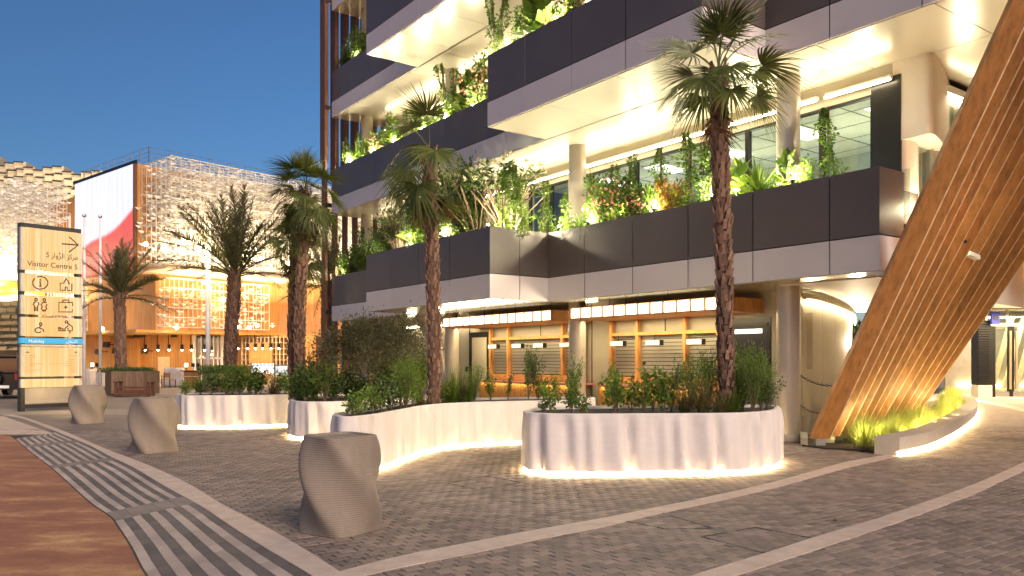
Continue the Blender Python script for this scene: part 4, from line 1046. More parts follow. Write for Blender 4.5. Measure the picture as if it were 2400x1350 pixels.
# terrace uplights: real fittings among the plants
def uplight(px, v, lev, e, label):
    u = U(px, v); x, y, _ = BT(v, u, 0); z = ZL[lev] + 1.86
    r = empty('terrace_uplight', (x, y, z), label, 'uplight', 'terrace uplights')
    MB().tube([(x, y, z-.36), (x, y, z-.04)], .01, 5).build('stake', 'dark_metal', r)
    MB().tube([(x, y, z-.05), (x+.02, y+.02, z+.06)], [.035, .045], 10).build('housing', 'dark_metal', r)
    MB().sphere((x+.025, y+.02, z+.075), .036, 8, 6).build('bulb', 'bulb', r)
    lamp('POINT', (x+.05, y+.05, z+.17), e, (1, .86, .58), .03, parent=r)
for i, (px, v) in enumerate(((1858, 13.5), (1728, 13.55), (1668, 13.5), (1532, 13.5), (1450, 13.5), (1378, 13.5), (1308, 13.45))): uplight(px, v, 0, 75, f'{ORD[i]} terrace uplight from right among the first floor plants above the kiosks')
for i, (px, v) in enumerate(((1141, 11.75), (1205, 12.6), (1040, 11.8), (960, 11.8), (900, 11.8))): uplight(px, v, 0, 75, f'{ORD[i]} terrace uplight among the plants of the first floor bay')
uplight(803, 13.6, 0, 32, 'terrace uplight at the far left end of the first floor')
for i, (px, v) in enumerate(((1105, 13.5), (1040, 13.5), (985, 13.5), (920, 13.5), (868, 13.5), (818, 13.5))): uplight(px, v, 1, 75, f'{ORD[i]} terrace uplight from right on the second floor terrace')
for i, (px, v) in enumerate(((1300, 11.8), (1225, 11.8), (1165, 11.8))): uplight(px, v, 1, 75, f'{ORD[i]} terrace uplight from right in the second floor bay')
uplight(835, 13.5, 2, 45, 'terrace uplight on the third floor terrace')
for (a, b_, v, z, e) in ((10, 16, 11.9, 13.4, 60), (16.6, 23, 11.9, 13.4, 60)): lamp('POINT', BT(v, (a+b_)/2, z), e, (1, .84, .45), .1, parent=bld)

# plants standing in the white planters
def pl(px, Y, z, k, h, wd, where): x, y = XY(px, Y); plant(k, x, y, z, h, wd, where)
wd_ = 'in the nearest white planter'
for px, Y, k, h, wd in ((1338, 12.3, 'low', .40, 1.1), (1365, 12.0, 'low', .30, 1.1), (1440, 12.2, 'low', .62, .8), (1448, 12.9, 'shrub', .72, .7), (1480, 12.6, 'low', .5, .9), (1505, 12.1, 'low', .52, .9), (1530, 12.9, 'low', .72, .8), (1555, 12.2, 'low', .58, .85), (1574, 12.6, 'wispy', .8, .8), (1605, 12.2, 'sedge', .72, 1.1), (1622, 12.9, 'wispy', .85, .9), (1648, 12.1, 'sedge', .75, 1.1), (1660, 13.0, 'wispy', .9, .8),
                         (1690, 12.1, 'sedge', .6, 1.1), (1722, 12.5, 'sedge', .6, 1.1), (1740, 12.9, 'wispy', 1.0, .9), (1765, 12.4, 'wispy', .85, .8), (1785, 12.9, 'wispy', .9, .8), (1800, 12.5, 'shrub', .55, .9), (1722, 13.2, 'shrub', .9, .8), (1250+25, 12.3, 'low', .22, 1), (1290, 12.3, 'low', .45, .8)):
    pl(px, Y, .83, k, h, wd, wd_)
wc = 'in the long curving planter'
for px, Y, k, h, wd in ((828, 11.9, 'low', .36, 1.1), (846, 12.1, 'low', .46, .9), (872, 12.5, 'low', .40, 1), (895, 12.9, 'low', .55, .9), (918, 13.2, 'low', .55, 1), (938, 13.9, 'shrub', .75, .9), (950, 13.6, 'wispy', .8, .9), (968, 14.3, 'low', .55, 1), (985, 14.8, 'sedge', .7, 1), (1030, 15.6, 'low', .45, 1), (1045, 15.9, 'sedge', 1.0, .7), (1062, 15.9, 'sedge', 1.15, .75), (1082, 16.2, 'sedge', .9, .8), (1100, 16.2, 'sedge', .8, .8), (1112, 16.3, 'wispy', .75, .7),
                         (1150, 16.5, 'shrub', .65, .6), (1190, 16.5, 'shrub', .55, .5), (1238, 16.7, 'shrub', 1.05, .45), (1262, 16.7, 'shrub', .9, .5), (1275, 16.6, 'low', .5, .7), (1300, 16.8, 'shrub', .6, .6), (1352, 16.9, 'shrub', .95, .45), (1340, 16.8, 'low', .5, .7)):
    pl(px, Y, .80, k, h, wd, wc)
wB = 'in the planter of the twin palms'
for px, Y, k, h, wd in ((695, 17.4, 'low', .62, 1), (715, 17.3, 'dark', .75, 1), (735, 17.5, 'dark', .80, 1), (762, 17.4, 'wispy', .85, 1.1), (785, 17.6, 'dark', .7, 1.1), (812, 17.9, 'dark', .72, 1), (700, 18.3, 'sedge', .95, .9), (740, 18.6, 'shrub', 1.0, .9), (840, 18.0, 'dark', .6, 1), (890, 18.3, 'wispy', .9, 1.1), (915, 18.4, 'wispy', 1.1, 1.1), (938, 18.6, 'sedge', 1.2, 1.0), (955, 18.8, 'wispy', 1.15, 1), (985, 19.2, 'wispy', 1.1, 1), (905, 18.1, 'low', .6, 1), (965, 19.0, 'dark', .75, 1)):
    pl(px, Y, .74, k, h, wd, wB)
wA = 'in the furthest left planter'
for px, Y, k, h, wd in ((435, 20.2, 'low', .42, .9), (470, 20.4, 'low', .5, 1), (495, 20.2, 'low', .62, 1), (530, 20.3, 'low', .58, 1.1), (560, 20.5, 'shrub', .7, 1.1), (585, 20.4, 'low', .65, 1.1), (612, 20.5, 'low', .62, 1.1), (640, 20.6, 'sedge', .7, 1), (668, 20.8, 'low', .6, 1), (690, 21.2, 'low', .6, 1), (545, 20.9, 'shrub', .75, 1), (600, 21.1, 'shrub', .7, 1.1), (655, 21.3, 'shrub', .72, 1)):
    pl(px, Y, .74, k, h, wd, wA)
# feather grass in the lit bed
ng_ = 0
wg = 'in the lit bed under the timber beams'
gp = []
poly = np.array([G(1985, 1048), G(2076, 1056)] + [tuple(p) for p in ic[::6]] + [XY(2200, 22), XY(2120, 20.4), XY(2060, 18.0), XY(2000, 16.3)])
while len(gp) < 95:
    p = (rng.uniform(poly[:, 0].min(), poly[:, 0].max()), rng.uniform(poly[:, 1].min(), poly[:, 1].max()))
    if inpoly(np.array([p[0]]), np.array([p[1]]), poly)[0] and all((p[0]-q[0])**2 + (p[1]-q[1])**2 > .16**2 for q in gp): gp.append(p)
gsrc = PROT['grass']
for i, (x, y) in enumerate(gp):
    h = random.uniform(.62, .92); s = gsrc[i % 3]; zi = 0 if x < 7.9 else (1 if x < 9.4 else (2 if x < 11 else 3)); lab = 'pale feather grass tuft ' + ('at the dark left end near the first beam', 'behind the squared end of the concrete bench', 'along the middle of the glowing bench', 'at the far curved end of the bench')[zi]; gg = 'feather grass ' + ('by the first beam', 'behind the bench end', 'along the bench', 'at the far bench curve')[zi]
    if s.name not in used: used.add(s.name); s.location = (x, y, .02); s.scale = (h, h, h); s['label'] = lab; s['group'] = gg
    else: copy_tree(s, (x, y, .02), random.uniform(0, 6.28), h, lab, gg)
flush_plants()
for k, L in PROT.items():
    for e in L:
        if e.name not in used:
            for c in list(e.children): bpy.data.objects.remove(c)
            bpy.data.objects.remove(e)
for i, (px, Y) in enumerate(((2020, 15.2), (2065, 15.6), (2110, 16.0), (2150, 16.8), (2185, 17.6), (2215, 18.6), (2240, 19.8))):
    x, y = XY(px, Y); r = empty('ground_uplight', (x, y, .05), f'{ORD[i]} ground uplight from left hidden in the feather grass', 'uplight', 'ground uplights')
    MB().cyl(x, y, .03, .14, .05, 12).build('housing', 'dark_metal', r); MB().cyl(x, y, .141, .15, .04, 12).build('lens', 'bulb', r)
    lamp('POINT', (x, y, .30), 6, (1, .80, .38), .08, parent=r)

# dark bushy tree in planter B
def tree(px, Y, z0, H, rx, label):
    x, y = XY(px, Y); r = empty('bushy_tree', (x, y, z0), label, 'tree'); tips = []
    tr = MB(); tr.tube([(x, y, z0-.05), (x-.02, y, z0+.35), (x+.03, y, z0+.75)], [.07, .05, .045], 8)
    for k in range(16):
        a = 2.4*k; rr = rx*math.sqrt((k+.7)/16); hh = H*(.52 + .44*math.sqrt(max(0, 1-(rr/rx)**2)))*rng.uniform(.85, 1.08)
        tip = (x + rr*math.cos(a), y + .75*rr*math.sin(a), z0 + hh); tips.append(tip)
        tr.tube([(x+.03, y, z0+.55+.2*(k % 3)/2), (x + rr*.45*math.cos(a), y + .35*rr*math.sin(a), z0+hh*.72), tip], [.028, .016, .006], 5)
        for j in range(3):
            b2 = (tip[0]+rng.normal(0, .25), tip[1]+rng.normal(0, .2), tip[2]+rng.normal(0, .16)); tr.tube([tip, b2], [.006, .003], 4); tips.append(b2)
    tr.build('trunk', 'twig', r)
    T_ = np.array(tips); n = 13000; c = T_[rng.integers(0, len(T_), n)]; off = rng.normal(0, .145, (n, 3)); p = c + off - np.array([x, y, z0])
    v, f = leaves(p, off + np.array([0, 0, .05]), rng.uniform(.05, .085, n), rng.uniform(.018, .03, n)); obj('crown', npmesh('crown', v, f, 'leaf_olive'), r)
tree(872, 18.1, .74, 1.75, 1.0, 'dark bushy small leaved tree behind the long planter, left of the middle palm')

# ================================================================ PALMS
def fanleaf(pet=.75, bl=.8, droop=.3, n=34, spread=115, seed=0, drop_seg=.5):
    r = np.random.default_rng(seed); V = []; Fs = []; m = 0
    pts = [(pet*t, 0, .18*pet*math.sin(t*1.5)*1.0 - droop*pet*t*t) for t in np.linspace(0, 1, 5)]
    st = MB().tube(pts, [.016, .013, .011, .010, .009], 5)
    p0 = np.array(pts[-1]); d = np.array(pts[-1]) - pts[-2]; pit = math.atan2(d[2], d[0]) - droop*.6
    X = np.array([math.cos(pit), 0, math.sin(pit)]); Yv = np.array([0, 1, 0]); Z = np.cross(X, Yv)
    P = []
    for i in range(n):
        a = math.radians(-spread + 2*spread*i/(n-1)) + r.normal(0, .03); L = bl*(1 - .28*(abs(a)/2.0)**2)*r.uniform(.88, 1.08)
        dr = X*math.cos(a) + Yv*math.sin(a); side = -X*math.sin(a) + Yv*math.cos(a)
        fold = Z*.15*abs(math.sin(a)); row = []
        for t in (0.02, .35, .65, 1.0):
            c = p0 + dr*L*t + fold*L*t - np.array([0, 0, 1])*drop_seg*L*t**3*(.35+.65*r.random())
            w = (.006, .021, .014, .0015)[(0.02, .35, .65, 1.0).index(t)]
            row.append((c - side*w, c + side*w))
        b = len(V)
        for q in row: V += [q[0], q[1]]
        for k in range(3): Fs.append([b+2*k, b+2*k+1, b+2*k+3, b+2*k+2])
    V = np.array(V); Fs = np.array(Fs)
    sv = np.array(st.v); sf = [f for f in st.f if len(f) == 4]
    return np.concatenate([V, sv]), np.concatenate([Fs, np.array(sf) + len(V)])
FAN = [npmesh('fan_leaf', *fanleaf(.75, .78, dr, 34, 110, i, ds), 'leaf_fan') for i, (dr, ds) in enumerate(((.05, .15), (.25, .35), (.5, .6), (.35, .5), (.8, .8)))]
FAND = [npmesh('dry_fan_leaf', *fanleaf(.6, .62, dr, 26, 95, 10+i, .8), 'leaf_dead') for i, dr in enumerate((.6, 1.0))]
def trunkmesh(path, r0, r1, boot, nb, seed, wob=.06):
    C = catmull(path, 14); n = len(C); rr = [r0 + (r1-r0)*(i/(n-1))**.8 + .0 for i in range(n)]
    rr = [r*(1 + wob*math.sin(i*2.1) + wob*.6*math.sin(i*5.3)) for i, r in enumerate(rr)]; rr[0] *= 1.12
    mb = MB().tube([tuple(p) for p in C], rr, 16); bt = MB(); rd = random.Random(seed)
    H = C[-1][2] - C[0][2]
    for k in range(nb):
        t = (k+.5)/nb; a = 2.399963*k + rd.uniform(-.35, .35); z = C[0][2] + H*t + rd.uniform(-.05, .05); i = min(n-2, int(t*(n-1))); c = C[i] + (C[i+1]-C[i])*(t*(n-1)-i); r = rr[i]*.96
        L = boot*rd.uniform(.7, 1.25)*(.7 + .5*t); w = boot*.42*rd.uniform(.7, 1.1); out = boot*(.10 + .24*t)*rd.uniform(.6, 1.5)
        da = w/r*.5; e = lambda ang, rad, zz: (c[0]+rad*math.cos(ang), c[1]+rad*math.sin(ang), zz)
        vs = [e(a-da, r, z), e(a+da, r, z), e(a+da*.55, r+out, z+L), e(a-da*.55, r+out, z+L), e(a-da, r+.022, z), e(a+da, r+.022, z), e(a+da*.5, r+out+.016, z+L), e(a-da*.5, r+out+.016, z+L)]
        bt.add(vs, [(4, 5, 6, 7), (0, 4, 7, 3), (5, 1, 2, 6), (7, 6, 2, 3), (0, 1, 5, 4)])
    return mb, bt
def fanpalm(path, r0, r1, label, leavesN=32, sc=1.0, seed=0, wind=(0, 0), dead=8, boot=.16, nb=420, rmin=-35, emax=82):
    root = empty('fan_palm', tuple(path[0]), label, 'palm', 'tall fan palms'); rd = random.Random(seed)
    mb, bt = trunkmesh(path, r0, r1, boot, nb, seed)
    tr = mb.build('trunk', 'bark', root); b = bt.build('leaf_base', 'boot', root, kind='stuff')
    top = Vector(path[-1]) - Vector(path[0])
    for k in range(leavesN):
        t = k/(leavesN-1); el = emax - (emax-rmin)*t**.95 + rd.uniform(-8, 8); az = 137.5*k + rd.uniform(-12, 12)
        mi = 0 if el > 50 else (1 if el > 20 else (2 if el > -10 else 4)); mi = mi if rd.random() < .8 else 3
        d = Vector((math.cos(R(az))*math.cos(R(el)) + wind[0], math.sin(R(az))*math.cos(R(el)) + wind[1], math.sin(R(el))))
        az2 = math.atan2(d.y, d.x); el2 = math.atan2(d.z, math.hypot(d.x, d.y))
        e = (Matrix.Rotation(az2, 3, 'Z') @ Matrix.Rotation(-el2, 3, 'Y') @ Matrix.Rotation(rd.uniform(-.5, .5), 3, 'X')).to_euler()
        s = sc*rd.uniform(.82, 1.1)*(.9 if t < .15 else 1)
        obj('fan_leaf', FAN[mi], root, tuple(top + Vector((0, 0, .10 - .35*t))), e, s)
    for k in range(dead):
        az = rd.uniform(0, 360); el = rd.uniform(-75, -25)
        e = (Matrix.Rotation(R(az), 3, 'Z') @ Matrix.Rotation(-R(el), 3, 'Y')).to_euler()
        obj('dry_leaf', FAND[k % 2], root, tuple(top + Vector((0, 0, -.25 - .3*rd.random()))), e, sc*rd.uniform(.7, 1))
    return root
def pth(L): return [(*XY(px, Y), ZZ(py, Y)) for px, py, Y in L]
fanpalm(pth([(1703, 966, 12.75), (1700, 850, 12.75), (1697, 650, 12.75), (1692, 450, 12.75), (1686, 300, 12.75), (1684, 172, 12.75)]), .118, .092, 'tallest fan palm with brown trunk rising from the nearest white planter', 24, .86, 3, (.05, 0), 2, nb=460, rmin=-2)
fanpalm(pth([(1016, 960, 15.5), (1018, 850, 15.5), (1014, 700, 15.5), (1010, 520, 15.5), (1006, 358, 15.5)]), .125, .10, 'wind-blown fan palm in the long curving planter', 15, .92, 11, (-.5, -.1), 5, boot=.12, nb=380, rmin=-72, emax=62)
fanpalm(pth([(707, 940, 18.1), (702, 800, 18.1), (705, 640, 18.1), (712, 500, 18.1), (716, 452, 18.1)]), .112, .095, 'taller of twin fan palms with bushy crown against the sky', 36, .70, 5, (.0, 0), 12, boot=.13, nb=380, rmin=-32)
fanpalm(pth([(690, 940, 18.5), (686, 800, 18.5), (688, 680, 18.5), (694, 560, 18.5)]), .105, .09, 'shorter of twin fan palms, its crown half hidden behind the taller', 16, .6, 8, (-.15, 0), 6, boot=.13, nb=260, rmin=-45)

def frond(L=3.0, droop=.5, n=54, seed=0):
    r = np.random.default_rng(seed); ts = np.linspace(0, 1, 12)
    pts = np.stack([L*ts, .04*L*np.sin(ts*3+seed), -droop*L*ts**2.2*.6], 1); st = MB().tube([tuple(p) for p in pts], list(np.linspace(.035, .006, 12)), 5)
    t = np.repeat(np.linspace(.20, 1.0, n), 2); c = np.stack([np.interp(t, ts, pts[:, k]) for k in range(3)], 1); sgn = np.tile([1, -1], n)
    tang = np.stack([np.interp(t, ts, np.gradient(pts[:, k], ts)) for k in range(3)], 1); tang /= np.linalg.norm(tang, axis=1, keepdims=True)
    up = np.cross(tang, np.array([0, 1, 0])); up *= -1
    d = tang*.75 + np.array([0, 1, 0])*sgn[:, None]*.55 + np.array([0, 0, 1])*(.35 + r.normal(0, .25, (2*n, 1))) + r.normal(0, .12, (2*n, 3))
    ll = L*.19*np.sin(np.clip(t, .12, .97)*math.pi)**.55*r.uniform(.75, 1.15, 2*n)
    v, f = blades(c, d, ll, .026, .2, 2)
    sv = np.array(st.v); sf = np.array([q for q in st.f if len(q) == 4])
    return np.concatenate([v, sv]), np.concatenate([f, sf + len(v)])
FR = [npmesh('frond', *frond(3.0, dr, 66, i), 'leaf_date') for i, dr in enumerate((.12, .35, .6, .85))]
def datepalm(path, r0, r1, label, n=34, sc=1.0, seed=0, rmin=-5, nb=330):
    root = empty('date_palm', tuple(path[0]), label, 'palm', 'date palms in timber planters'); rd = random.Random(seed)
    mb, bt = trunkmesh(path, r0, r1, .26, nb, seed, .03)
    mb.build('trunk', 'bark', root); bt.build('leaf_base', 'boot', root, kind='stuff'); top = Vector(path[-1]) - Vector(path[0])
    for k in range(n):
        t = k/(n-1); el = 86 - (86-rmin)*t**1.15 + rd.uniform(-7, 7); az = 137.5*k + rd.uniform(-14, 14)
        mi = 0 if t < .3 else (1 if t < .62 else (2 if t < .9 else 3))
        e = (Matrix.Rotation(R(az), 3, 'Z') @ Matrix.Rotation(-R(el), 3, 'Y') @ Matrix.Rotation(rd.uniform(-.6, .6), 3, 'X')).to_euler()
        obj('frond', FR[mi], root, tuple(top + Vector((0, 0, -.25*t))), e, sc*rd.uniform(.82, 1.08))
    return root
datepalm(pth([(284, 868, 41.5), (282, 800, 41.5), (281, 740, 41.5), (280, 690, 41.5)]), .27, .22, 'date palm in the timber planter left of the lamp post', 40, .92, 2, 12)
datepalm(pth([(538, 895, 40), (541, 780, 40), (547, 690, 40), (550, 640, 40)]), .31, .28, 'taller date palm standing behind the furthest left white planter', 36, 1.36, 6, 22, 380)
datepalm(pth([(768, 900, 44), (768, 780, 44), (767, 660, 44)]), .35, .3, 'date palm mostly hidden behind the left end of the building', 30, .95, 9, -10)

# timber planters and benches
def tplanter(pxl, pxr, Y, zt, label, benchlab=None):
    a, c = np.array(XY(pxl, Y)), np.array(XY(pxr, Y)); w = c[0]-a[0]; x0, y0 = a
    r = empty('timber_planter', (x0+w/2, y0+w/2, 0), label, 'planter', 'timber planters')
    e_ = .3*w; poly = [(x0, y0+e_), (x0+e_, y0-.02*w), (x0+w, y0), (x0+w+.1, y0+w*.7), (x0+w*.6, y0+w), (x0, y0+w*.9)]
    MB().prism(poly, .05, zt-.05).build('box_core', 'wood_grey', r)
    for i in range(6):
        p, q = np.array(poly[i]), np.array(poly[(i+1) % 6]); L = np.linalg.norm(q-p); n = max(2, int(L/.16)); d = (q-p)/L; nn = np.array([d[1], -d[0]])*.03
        for k in range(n):
            s0, s1 = p + d*(k*L/n+.006), p + d*((k+1)*L/n-.006)
            MB().prism([tuple(s0), tuple(s1), tuple(s1+nn), tuple(s0+nn)], .04, zt + random.uniform(-.004, .004)).build('board', 'wood_grey', r)
    MB().prism([tuple(np.mean(poly, axis=0) + (np.array(p)-np.mean(poly, axis=0))*.95) for p in poly], zt-.05, zt+.02).build('soil', 'soil', r)
    return poly
P1 = tplanter(232, 336, 38.2, 1.12, 'low timber-clad planter with the left date palm and a bench before it')
P2 = tplanter(466, 545, 36.5, 1.05, 'timber-clad planter behind the furthest left white planter')
for nm, px0, px1, Y, zt, lab in (('a', 240, 335, 39.0, 1.08, 'low dark ground cover round the left date palm'), ('b', 468, 560, 37.3, 1.03, 'dense green ground cover overflowing the second timber planter')):
    n = 2600; a, c = XY(px0, Y), XY(px1, Y); w = c[0]-a[0]
    p = np.stack([rng.uniform(0, w, n), rng.uniform(-.4, w*.8, n), rng.uniform(0, .22 if nm == 'a' else .4, n)], 1)
    v, f = leaves(p, sph(n, 1) + [0, 0, .4], rng.uniform(.07, .13, n), rng.uniform(.03, .05, n))
    tag(obj('ground_cover', npmesh('ground_cover', v, f, 'leaf_dark' if nm == 'a' else 'leaf'), None, (a[0], a[1], zt-.05)), lab, 'ground cover', None, 'stuff')
def slatbench(px, Y, w, label, rz=.1):
    x, y = XY(px, Y); r = empty('timber_bench', (x, y, 0), label, 'bench')
    T = lambda a, b_, c: (x + a*math.cos(rz) - b_*math.sin(rz), y + a*math.sin(rz) + b_*math.cos(rz), c)
    for s in (-1, 1):
        for q in (0, .5): MB().box(s*w/2-.06, s*w/2+.06, q, q+.09, 0, .62, T).build('leg', 'wood_bench', r)
        MB().box(s*w/2-.08, s*w/2+.08, -.05, .62, .622, .69, T).build('armrest', 'wood_bench', r)
    for q in (.02, .16, .30, .44): MB().box(-w/2+.065, w/2-.065, q, q+.12, .38, .43, T).build('seat_slat', 'wood_bench', r)
    MB().box(-w/2+.065, w/2-.065, -.03, -.0, .05, .30, T).build('front_board', 'wood_bench', r)
    MB().box(-w/2+.065, w/2-.065, -.03, 0, .36, .45, T).build('front_rail', 'wood_bench', r)
slatbench(309, 36.6, 1.45, 'dark hardwood bench against the timber planter of the left date palm', .05)
slatbench(482, 34.0, .7, 'dark hardwood bench end showing behind the furthest left white planter')

# ================================================================ PAVILION
pv = empty('pavilion', PT(8, 10, 0), 'timber pavilion wrapped in a white lattice of small metal birds, with a large corner screen', 'building')
def pbox(a0, a1, b0, b1, z0, z1, name, m, parent=None): return MB().box(a0, a1, b0, b1, z0, z1, PT).build(name, m, parent or pv)
ZT = 15.05
pbox(-.0, 10.5, .0, 30, 7.75, ZT, 'upper_wall', 'boards_a')                      # box behind the screen
pbox(10.51, 30, .1, 30, 7.75, ZT-.8, 'upper_wall', 'boards_a')
pbox(-.07, -.01, .03, 30, 7.8, ZT, 'lattice_backing', 'boards_b')
pbox(-4.1, 30, -.0, 30, 7.62, 7.74, 'overhang_soffit', mat('pale timber soffit', (.62, .45, .28), .5, var=.15, scale=1))
pbox(-.05, 10.55, -.12, -.02, ZT+.01, ZT+.25, 'roof_edge', 'dark_metal')
# screen with the waving flag
m, t, b = nodes('flag screen')
tc = t.nodes.new('ShaderNodeTexCoord'); sx = t.nodes.new('ShaderNodeSeparateXYZ'); t.links.new(tc.outputs['Object'], sx.inputs[0])
def mth(op, a, b_=None):
    n = t.nodes.new('ShaderNodeMath'); n.operation = op
    for i, q in enumerate((a, b_)):
        if q is None: continue
        if isinstance(q, (int, float)): n.inputs[i].default_value = q
        else: t.links.new(q, n.inputs[i])
    return n.outputs[0]
ln = mth('ADD', mth('MULTIPLY', sx.outputs[0], .25), 1.7)
ln = mth('ADD', ln, mth('MULTIPLY', mth('SINE', mth('MULTIPLY', sx.outputs[0], .7)), .25))
isr = mth('MULTIPLY', mth('SUBTRACT', ln, sx.outputs[2]), 3.0); isr = mth('MINIMUM', mth('MAXIMUM', isr, 0), 1)
c1 = ramp(t, isr, [(0, (.88, .88, 1.0)), (1, (.85, .09, .075))]).outputs[0]
nz = tex_noise(t, coord(t, (2.0, 1, .12)), 1.2, 3); sh = ramp(t, nz, [(.3, (.80, .82, .9)), (.7, (1.05, 1.05, 1.05))]).outputs[0]
wv = t.nodes.new('ShaderNodeTexWave'); wv.bands_direction = 'Z'; wv.inputs['Scale'].default_value = 1.6; t.links.new(coord(t), wv.inputs[0])
rw = ramp(t, wv.outputs[0], [(0, (.88, .88, .88)), (.3, (1, 1, 1))]).outputs[0]
col = mul(t, mul(t, c1, sh), rw); t.links.new(col, b.inputs['Emission Color']); b.inputs['Emission Strength'].default_value = .44
b.inputs['Base Color'].default_value = (.05, .05, .05, 1)
scr = bpy.data.meshes.new('screen'); wS, hS = 9.85, ZT-7.9
scr.from_pydata([(0, 0, 0), (wS, 0, 0), (wS, 0, hS), (0, 0, hS)], [], [(0, 1, 2, 3)]); scr.materials.append(m)
px0 = PT(10.1, -.16, 7.9)
o = obj('screen', scr, pv, tuple(np.array(px0) - np.array(pv.location)), (0, 0, math.atan2(-PA[1], -PA[0])))
pbox(.02, .22, -.2, 0, 7.9, ZT, 'screen_frame', 'wood_fin')
# roof railing
rl = MB()
for pts in ([PT(a, .7, ZT) for a in np.linspace(-.2, 10.6, 9)], [PT(-.2, b_, ZT) for b_ in np.linspace(.7, 14, 10)]):
    for q in pts: rl.tube([q, (q[0], q[1], ZT+1.25)], .035, 4)
    for h in (.3, .6, .9, 1.25): rl.tube([(pts[0][0], pts[0][1], ZT+h), (pts[-1][0], pts[-1][1], ZT+h)], .016, 4)
rl.build('roof_railing', 'steel', pv)
M['lattice'] = mat('white lattice rod', (.80, .75, .65), .45)
M['bird'] = mat('white metal bird', (.86, .81, .70), .4, island=.2)
birdV = []
def lattice(a0, b0, z0, da, db, dz, cell, name):                  # a, b, z cell counts with sign
    A = [a0 + cell*i*np.sign(da) for i in range(abs(da)+1)]; B = [b0 + cell*i*np.sign(db) for i in range(abs(db)+1)]; Z = [z0 + cell*i for i in range(dz+1)]
    E_ = []
    for i, a in enumerate(A):
        for j, b_ in enumerate(B):
            for k, z in enumerate(Z):
                if i < len(A)-1: E_.append(((a, b_, z), (A[i+1], b_, z)))
                if j < len(B)-1: E_.append(((a, b_, z), (a, B[j+1], z)))
                if k < len(Z)-1: E_.append(((a, b_, z), (a, b_, Z[k+1])))
                if i < len(A)-1 and j < len(B)-1 and (i+j+k) % 2: E_.append(((a, b_, z), (A[i+1], B[j+1], z)))
                if rng.random() < (.8 if k < len(Z)-2 else (.3 if k < len(Z)-1 else 0)): birdV.extend([PT(a + rng.normal(0, .16), b_ + rng.normal(0, .16), z + dz_ + rng.normal(0, .08)) for dz_ in ((.16, .5) if k < len(Z)-1 else (.2,))])
    P0 = np.array([PT(*e[0]) for e in E_]); P1_ = np.array([PT(*e[1]) for e in E_]); d = P1_-P0; d /= np.linalg.norm(d, axis=1, keepdims=True)
    ref = np.where(abs(d[:, 2:3]) > .9, np.array([[1., 0, 0]]), np.array([[0, 0, 1.]])); s = np.cross(d, ref); s /= np.linalg.norm(s, axis=1, keepdims=True); u_ = np.cross(s, d); r = .028
    V = []
    for P in (P0, P1_):
        for k in range(3): t_ = 2*math.pi*k/3; V.append(P + (s*math.cos(t_) + u_*math.sin(t_))*r)
    V = np.stack(V, 1).reshape(-1, 3); bb = np.arange(len(P0))[:, None]*6
    Fq = np.concatenate([bb + np.array([[k, (k+1) % 3, 3+(k+1) % 3, 3+k]]) for k in range(3)])
    obj(name, npmesh(name, V - np.array(pv.location), Fq, 'lattice'), pv)
CE = .68
lattice(-.35, .15, 8.1, -6, 28, 10, CE, 'lattice_frame')
lattice(10.3, -4.05, 8.1, 22, 5, 10, CE, 'lattice_frame')
lattice(-.35, 1.4, 3.95, -1, 12, 5, CE, 'lattice_frame')
lattice(11.2, .5, 3.95, 12, 2, 5, CE, 'lattice_frame')
bv = np.array(birdV); camd = np.hypot(bv[:, 0], bv[:, 1])
# a bird: three-cornered folded sheet, pointing down, turned its own way
def bird_geo(c, rz, s):
    ca, sa = np.cos(rz), np.sin(rz)
    loc = np.array([(-.30, .05, .12), (.30, .05, .12), (0, -.05, -.14), (0, .16, .06)])
    x = c[:, None, 0] + s[:, None]*(loc[None, :, 0]*ca[:, None] - loc[None, :, 1]*sa[:, None])
    y = c[:, None, 1] + s[:, None]*(loc[None, :, 0]*sa[:, None] + loc[None, :, 1]*ca[:, None]); z = c[:, None, 2] + s[:, None]*loc[None, :, 2]
    return np.stack([x, y, z], 2).reshape(-1, 3)
order = np.argsort(camd); near, far = order[:300], order[300:]
V = bird_geo(bv[far], rng.normal(.35, .5, len(far)), rng.uniform(.55, .85, len(far))); bb = np.arange(len(far))[:, None]*4
obj('bird', npmesh('bird', V - np.array(pv.location), np.concatenate([bb + np.array([[0, 2, 3]]), bb + np.array([[2, 1, 3]]), bb + np.array([[0, 3, 1]])]), 'bird'), pv, kind='stuff')
bm_ = npmesh('bird', bird_geo(np.zeros((1, 3)), np.zeros(1), np.ones(1)), np.array([[0, 2, 3], [2, 1, 3], [0, 3, 1]]), 'bird')
for i in near: obj('bird', bm_, pv, tuple(bv[i] - np.array(pv.location)), (0, 0, random.gauss(.35, .5)), random.uniform(.6, .9))
# flood fittings in the lattice
for i, (px, py, Y) in enumerate(((386, 579, 52.6), (427, 585, 53), (466, 588, 53.6), (577, 603, 55.5), (612, 607, 56), (342, 572, 53), (414, 768, 56), (523, 700, 57), (560, 766, 58.5), (584, 767, 59), (603, 763, 60), (240, 771, 58))):
    x, _ = XY(px, Y); MB().sphere((x, Y, ZZ(py, Y)), .13, 8, 6).build('flood_bulb', 'bulb', pv)
